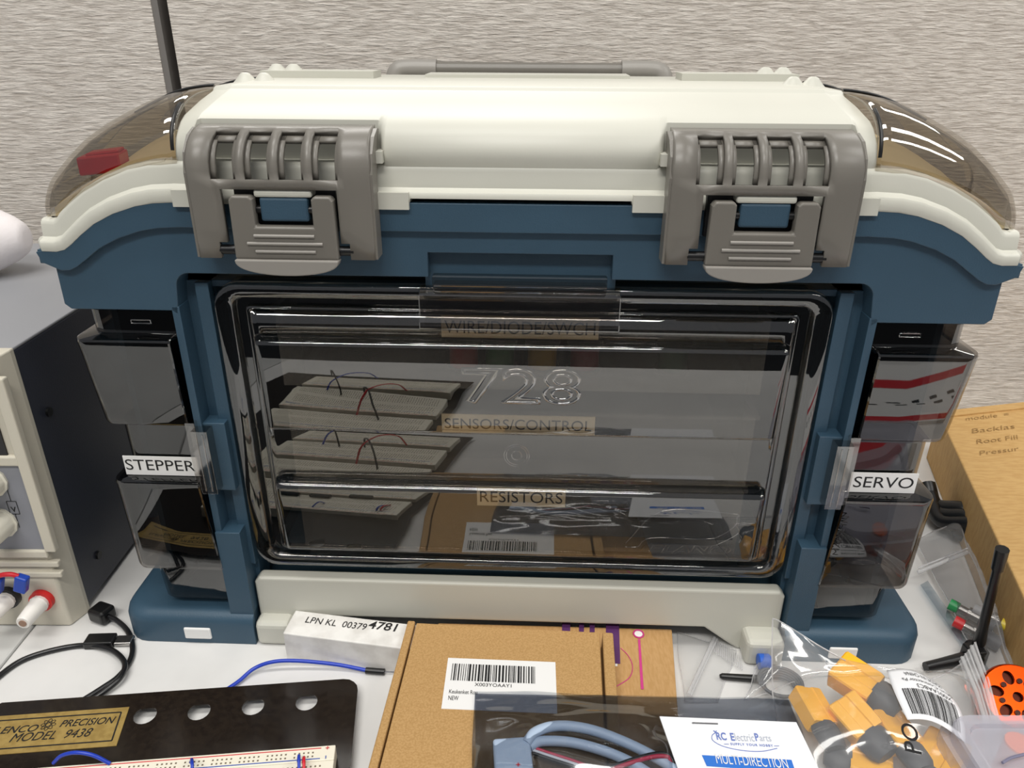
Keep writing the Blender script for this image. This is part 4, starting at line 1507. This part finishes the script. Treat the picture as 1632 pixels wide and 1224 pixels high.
def connector(px0, py0, px1, py1, z0, z1, lab, w=0.0185, tilt=0.0):
    a, c = on(px0, py0, z0), on(px1, py1, z1)
    t = thing('power_connector', lab, 'connector', tuple((a + c) / 2), 0, 'yellow power connectors in the clear bag')
    d_ = (c - a).normalized()
    s_ = Vector((-d_.y, d_.x, 0)).normalized()
    s_ = (s_ + Vector((0, 0, tilt))).normalized()
    n_ = d_.cross(s_).normalized()
    if n_.z < 0:
        n_ = -n_
    Lh = (c - a).length
    out_ = [(-1, -.42), (-.92, -.5), (-.35, -.5), (-.28, -.44), (.28, -.44), (.35, -.5), (.92, -.5), (1, -.42), (1, .42), (.92, .5), (.35, .5), (.28, .44), (-.28, .44), (-.35, .5), (-.92, .5), (-1, .42)]
    rings = []
    for tt_, sc_ in ((0, .90), (.04, 1.0), (.9, 1.0), (1.0, .94)):
        rings.append([a.lerp(c, tt_ * 0.62) + s_ * (x * w / 2 * sc_) + n_ * (y * w * 0.62 * sc_) for x, y in out_])
    b = MB()
    b.loft(rings)
    b.build('shell', YEL, t, smooth=30)
    rings = []
    for tt_, sc_ in ((.60, .93), (.66, 1.02), (.8, 1.0), (.92, .92), (1.0, .72)):
        rings.append([a.lerp(c, tt_) + s_ * (w / 2 * sc_ * math.cos(k * math.pi / 10)) * (1 - 0.12 * abs(math.sin(k * math.pi / 5))) + n_ * (w * 0.34 * sc_ * math.sin(k * math.pi / 10)) for k in range(20)])
    b = MB()
    b.loft(rings)
    b.build('end_cap', CAP, t, smooth=50)


connector(1338, 1058, 1440, 1124, .027, .026, 'uppermost yellow connector in the bag, its cap pointing at the barcode', .0225, .25)
connector(1286, 1098, 1340, 1190, .019, .016, 'leftmost yellow connector in the bag, cap pointing down', .0185, -.3)
connector(1345, 1114, 1422, 1198, .024, .020, 'middle yellow connector in the bag below the uppermost one', .0205, .3)
connector(1412, 1134, 1482, 1222, .020, .019, 'yellow connector in the bag beneath the corner of the barcode sticker', .020, -.2)
connector(1520, 1176, 1470, 1262, .019, .014, 'rightmost yellow connector in the bag beside the clear plastic box', .023, .1)
connector(1428, 1228, 1320, 1196, .010, .009, 'lowest yellow connector in the bag, cap pointing left', .0195, .1)

yb = thing('zip_bag', 'clear zip bag of yellow connectors with a white barcode sticker', 'bag', tuple(on(1400, 1130)))
corn = [on(1236, 990, .044), on(1560, 1016, .024), on(1600, 1240, .012), on(1262, 1262, .010)]


def yz(u, v):
    return 0.012 + 0.024 * max(0, 1 - 3.5 * v) * max(0, 1 - 1.6 * u) + 0.0295 * bump_uv(min(1, u * 1.02), min(1, 0.04 + v * 0.9), .5) + 0.012 * max(0, 1 - 4 * v) * (1 - u) - 0.011 * max(0, 1 - 5 * v) * bump_uv(u, .5, 1)


v_, f_ = film_sheet(corn, 64, 56, yz, 11, 0.0042, 44)
v2_, f2_ = [], []
n = 65
tl_, tr_ = corn[0], corn[1]
vv = []
for i_, p in enumerate(v_):
    j, i = divmod(i_, n)
    u, v = i / 64, j / 56
    # dip of the upper edge between its two corners
    dip = 0.028 * math.sin(math.pi * min(1, u)) ** 0.8 * max(0, 1 - v * 2.2)
    vv.append((p[0], p[1] - dip, p[2]))
b = MB()
b.add(vv, f_)
b.build('film', CLEAR, yb, smooth=180)
border('film_outline', vv, 64, 56, yb, ZIPPLASTIC)
# zip strip on the right
b = MB()
for k in range(5):
    q0, q1 = on(1538 + k * 5, 1040 - k * 6, .026), on(1586 + k * 4, 1172 - k * 4, .028)
    b.tube([q0, q0.lerp(q1, .5) + Vector((0, 0, .003)), q1], 0.0012 if k in (0, 3) else 0.0006, 6)
p4 = [on(1533, 1046, .0245), on(1560, 1014, .0255), on(1604, 1150, .0265), on(1584, 1180, .0265)]
b.add(p4, [(0, 1, 2, 3)])
b.build('zip_strip', ZIPPLASTIC, yb, smooth=60)
# curved barcode sticker
s1, s2, s3, s4 = on(1418, 1062, .041), on(1505, 1086, .036), on(1545, 1176, .0335), on(1452, 1140, .041)


def stp(u, v, lift=0.0):
    p = (s1 * (1 - u) + s2 * u) * (1 - v) + (s4 * (1 - u) + s3 * u) * v
    # bowed over the parts beneath
    p = p + Vector((0.006 * math.sin(math.pi * v) * (u - .3), 0.003 * math.sin(math.pi * u), 0.0035 * math.sin(math.pi * u) + 0.002 * math.sin(math.pi * v)))
    return p + Vector((0, 0, lift))


b = MB()
N_ = 14
b.add([stp(i / N_, j / N_) for j in range(N_ + 1) for i in range(N_ + 1)], [(j * (N_ + 1) + i, j * (N_ + 1) + i + 1, (j + 1) * (N_ + 1) + i + 1, (j + 1) * (N_ + 1) + i) for j in range(N_) for i in range(N_)])
sk = b.build('barcode_sticker', mat('sticker_paper', (240, 240, 242), 0.45), yb, smooth=180, solid=0.0002)
b = MB()
rnd = random.Random(9)
x_ = 0.13
while x_ < 0.93:
    w_ = rnd.choice((.007, .007, .013, .019))
    pts = []
    for k in range(5):
        v0 = 0.46 + 0.46 * k / 4
        pts += [stp(x_, v0, .0005), stp(x_ + w_, v0, .0005)]
    b.add(pts, [(2 * k, 2 * k + 1, 2 * k + 3, 2 * k + 2) for k in range(4)])
    x_ += w_ + rnd.choice((.008, .008, .013))


def sticker_text(s_, u0, u1, v0, v1):
    """upside-down line on the bowed sticker"""
    tv, tf = text_mesh(s_)
    x0, x1 = min(p.x for p in tv), max(p.x for p in tv)
    y0, y1 = min(p.y for p in tv), max(p.y for p in tv)
    b.add([stp(u1 - (p.x - x0) / (x1 - x0) * (u1 - u0), v0 + (p.y - y0) / (y1 - y0) * (v1 - v0), .0005) for p in tv], tf)


sticker_text('MADE IN CHINA', .28, .9, .09, .17)
sticker_text('Stun Connector Pa', .2, .98, .235, .30)
sticker_text('X001AABC3', .40, .92, .345, .425)
b.build('sticker_print', INK, sk, fix=False)
b = MB()
p0, p1 = on(1476, 1197, .0455), on(1466, 1150, .0455)
d_ = (p1 - p0).normalized()
letters('', 'PO', p0, d_, Vector((-d_.y, d_.x, 0)), (p1 - p0).length, .0085, None, None, mb=b, bold=.01, lift=0.0005)
b.build('bag_print', INK, yb, fix=False)

# zip bag of small potentiometers at right, leaning on the carton
pb = thing('zip_bag', 'clear zip bag of small metal parts between tackle box and large carton', 'bag', tuple(on(1540, 930)))
corn = [on(1462, 846, .012), on(1556, 838, .03), on(1642, 1090, .03), on(1590, 1075, .004)]
corn = [on(1464, 850, .010), on(1530, 815, .020), on(1634, 1075, .022), on(1588, 1095, .004)]
v_, f_ = film_sheet(corn, 34, 44, lambda u, v: 0.006 + 0.018 * bump_uv(u, v, .5) + 0.010 * u, 21, 0.005, 60)
MB().add(v_, f_).build('film', film('shiny_bag', (0.74, 0.74, 0.75), base=0.09, grow=0.8, rough=0.08, milk=0.12, bump=0.3, bscale=40), pb, smooth=180)
border('film_outline', v_, 34, 44, pb, ZIPPLASTIC, 0.0005)
MB().tube([on(1466, 905, .014), on(1545, 872, .028)], 0.0016, 8).tube([on(1466, 898, .014), on(1545, 866, .028)], 0.0008, 8).build('zip_strip', ZIPPLASTIC, pb, smooth=60)
MB().add([on(1470, 925, .004), on(1588, 1090, .004), on(1600, 1085, .005), on(1482, 918, .005)], [(0, 1, 2, 3)]).build('folded_edge', film('bluish_edge', (0.55, 0.62, 0.68), base=0.1, rough=0.1), pb)
CH = mat('nickel', (176, 172, 166), 0.28, 1.0)
for k, (px, py, z, col, nm, lb) in enumerate(((1518, 955, .010, (40, 150, 84), 'green', 'green-capped'), (1526, 982, .010, (204, 40, 44), 'red', 'red-capped'), (1556, 962, .012, (205, 205, 205), 'white', 'white-capped'),
                                              (1590, 1062, .012, (44, 160, 80), 'green_two', 'lowest green-capped'), (1600, 985, .016, (210, 190, 60), 'yellow', 'yellow-capped'))):
    a = on(px, py, z)
    dd = Vector((0.72, -0.66, -0.1)).normalized()
    t = thing('rotary_switch', '%s metal switch inside the clear zip bag at right' % lb, 'switch', tuple(a), 0, 'capped metal switches in the bag')
    MB().tube([a - dd * .0005, a + dd * .006], 0.0042, 14).build('cap', mat(nm + '_cap', col, 0.4), t, smooth=40)
    MB().tube([a + dd * .006, a + dd * .012, a + dd * .0121, a + dd * .014, a + dd * .0141, a + dd * .020], [.0034, .0034, .005, .005, .0036, .0036], 14).build('bushing', CH, t, smooth=40)
    MB().tube([a + dd * .020, a + dd * .030], .0056, 12).build('housing', mat('dark_housing', (60, 60, 66), 0.5), t, smooth=40)

# black antenna with swivel joint
an = thing('antenna', 'black swivel antenna standing upright between yellow bag and large carton', 'antenna', tuple(on(1556, 1042)))
h0 = on(1556, 1038, .008)
top_ = Vector((0.3098, 0.387, 0.1005))
k0 = h0 + Vector((0.004, 0.004, 0.008))
MB().tube([k0, k0.lerp(top_, .2), k0.lerp(top_, .8), k0.lerp(top_, .805), top_], [.0042, .0032, .0028, .0038, .0041], 10).build('mast', BLACK, an, smooth=40)
b = MB()
b.obox(h0 + Vector((0, 0, .002)), (.0062, .001, 0), (-.001, .0056, 0), (0, 0, .006))
b.tube([h0 + Vector((-.002, -.008, .004)), h0 + Vector((.001, .008, .004))], 0.0042, 12)
b.build('joint', BLACK, an, bevel=0.001)
MB().tube([h0, on(1505, 1050, .006), on(1480, 1056, .005)], [.0046, .0036, .0034], 10).build('base_stem', BLACK, an, smooth=40)

# tangle of black parts behind the right bin
b = MB()
for k in range(3):
    q0, q1 = on(1492 + 6 * k, 800 + 12 * k, .012), on(1520 + 4 * k, 830 + 8 * k, .006)
    b.tube(spline([q0 + Vector((0, .02, .01 - .003 * k)), q0, q0.lerp(q1, .5) + Vector((.01, -.01, .012)), q1]), 0.008 - .001 * k, 10)
tag(b.build('foam_wrap', BLACK, smooth=50), 'black crumpled wrap lying behind the right side bin', 'wrap')

# orange slotted wheel
ORG = mat('orange_anodised', (206, 66, 10), 0.28, metal=0.95)
ow = thing('slotted_wheel', 'orange anodised metal wheel with slots at the right frame edge', 'wheel', tuple(on(1625, 1110)))
wc = on(1628, 1102, .026)
wn = Vector((-0.25, -0.55, 0.8)).normalized()
wx = wn.cross(Vector((0, 0, 1))).normalized()
wy = wn.cross(wx)
R_ = 0.0185
bm = bmesh.new()
ed = []


def wl(pts):
    global ed
    vs_ = [bm.verts.new(wc + wx * x + wy * y) for x, y in pts]
    ed += [bm.edges.new((vs_[i], vs_[(i + 1) % len(vs_)])) for i in range(len(vs_))]


wl([(R_ * math.cos(t * math.pi / 30), R_ * math.sin(t * math.pi / 30)) for t in range(60)])
for k in range(6):
    t0 = k * math.pi / 3
    wl([(math.cos(t0) * (0.0115 + 0.0042 * math.cos(t)) - math.sin(t0) * 0.0032 * math.sin(t), math.sin(t0) * (0.0115 + 0.0042 * math.cos(t)) + math.cos(t0) * 0.0032 * math.sin(t)) for t in [j * math.pi / 8 for j in range(16)]])
wl([(0.003 * math.cos(t * math.pi / 8), 0.003 * math.sin(t * math.pi / 8)) for t in range(16)])
bmesh.ops.triangle_fill(bm, edges=ed, use_beauty=True)
bm.verts.index_update()
b = MB()
b.v = [v.co.copy() for v in bm.verts]
b.f = [tuple(v.index for v in f.verts) for f in bm.faces]
bm.free()
b.build('face_plate', ORG, ow, solid=0.003)
b = MB()
rg = []
for off_, rr in ((0, R_ + .0004), (-0.004, R_ + .0016), (-0.012, R_ + .0016), (-0.014, R_ - .001)):
    rg.append([wc + wn * off_ + (wx * math.cos(t * math.pi / 24) + wy * math.sin(t * math.pi / 24)) * rr for t in range(48)])
b.loft(rg, caps=False)
b.build('rim', ORG, ow, smooth=40, solid=0.0015)
MB().tube([wc - wn * .005, wc - wn * .012], R_ - .001, 32).build('slot_backing', mat('dark_slot_backing', (70, 26, 10), 0.35, 0.8), ow, smooth=40)  # dark disc added behind the slots so they look shaded
b = MB()
for k in range(6):
    t0 = (k + .5) * math.pi / 3
    p = wc + (wx * math.cos(t0) + wy * math.sin(t0)) * 0.0095
    b.tube([p, p + wn * .0016], 0.0016, 10)
b.build('screw', mat('dark_screw', (50, 24, 16), 0.3, 0.8), ow, smooth=40)

# packet with red bands in front of the right bin, mirrored in it
pk = thing('packet', 'white card packet with two red bands mirrored in the right side bin', 'packet', (0.44, 0.13, 0))
MB().box(0.31, 0.58, 0.03, 0.20, 0, 0.012).build('card_sleeve', PAPER, pk, bevel=0.001)
for y0, y1 in ((0.06, 0.075), (0.172, 0.196)):
    MB().box(0.31, 0.58, y0, y1, 0.0118, 0.0123).build('red_band', REDP, pk)
b = MB()
for k in range(6):
    b.box(0.33 + k * .035, 0.344 + k * .035, 0.10, 0.106, 0.0118, 0.0122)
    b.box(0.335 + k * .035, 0.352 + k * .035, 0.112, 0.117, 0.0118, 0.0122)
b.build('printed_rows', INK, pk, fix=False)

# frosted clear plastic box bottom right
FROST = film('frosted_box', (0.86, 0.86, 0.89), base=0.06, grow=0.4, rough=0.25, milk=0.34, milkc=(225, 224, 232))
cb_ = thing('clear_box', 'frosted clear plastic lidded box at the lower right corner', 'box', tuple(on(1610, 1200)))
z0 = 0.040
q = on(1560, 1140, z0)
b = MB()
for ring_z, ins in (((0.0, 0.036), .004),):
    pass
X0, Y1 = on(1538, 1175, z0).x, on(1580, 1133, z0).y


def rp(x0, x1, y0, y1, r, z):
    return [(x, y, z) for x, y in rrect(x0, x1, y0, y1, r, 5)]


b.loft([rp(X0 - .004, X0 + .1, Y1 - .085, Y1 + .003, .012, .0005), rp(X0 - .004, X0 + .1, Y1 - .085, Y1 + .003, .012, .033)], caps=True)
b.build('box_body', FROST, cb_, smooth=40)
b = MB()
b.loft([rp(X0 - .001, X0 + .104, Y1 - .088, Y1, .014, .033), rp(X0 - .001, X0 + .104, Y1 - .088, Y1, .014, .0405), rp(X0, X0 + .103, Y1 - .087, Y1 - .001, .013, .042), rp(X0 + .006, X0 + .097, Y1 - .081, Y1 - .007, .010, .042), rp(X0 + .007, X0 + .096, Y1 - .080, Y1 - .008, .009, .0395)], caps=True)
b.build('lid', FROST, cb_, smooth=30)
q = on(1632, 1172, .036)
b = MB()
b.tube([q + Vector((0, 0, -.028)), q + Vector((.001, 0, -.002))], 0.008, 16)
tag(b.build('foam_plug', mat('orange_foam', (246, 112, 48), 0.6), smooth=40), 'orange round plug inside the frosted clear box', 'plug')
b = MB()
b.tube(spline([on(1604, 1207, .0424), on(1618, 1199, .0424), on(1640, 1193, .0424)]), 0.0008, 6)
b.build('marker_stroke', mat('faded_marker', (120, 118, 140), 0.6), cb_)
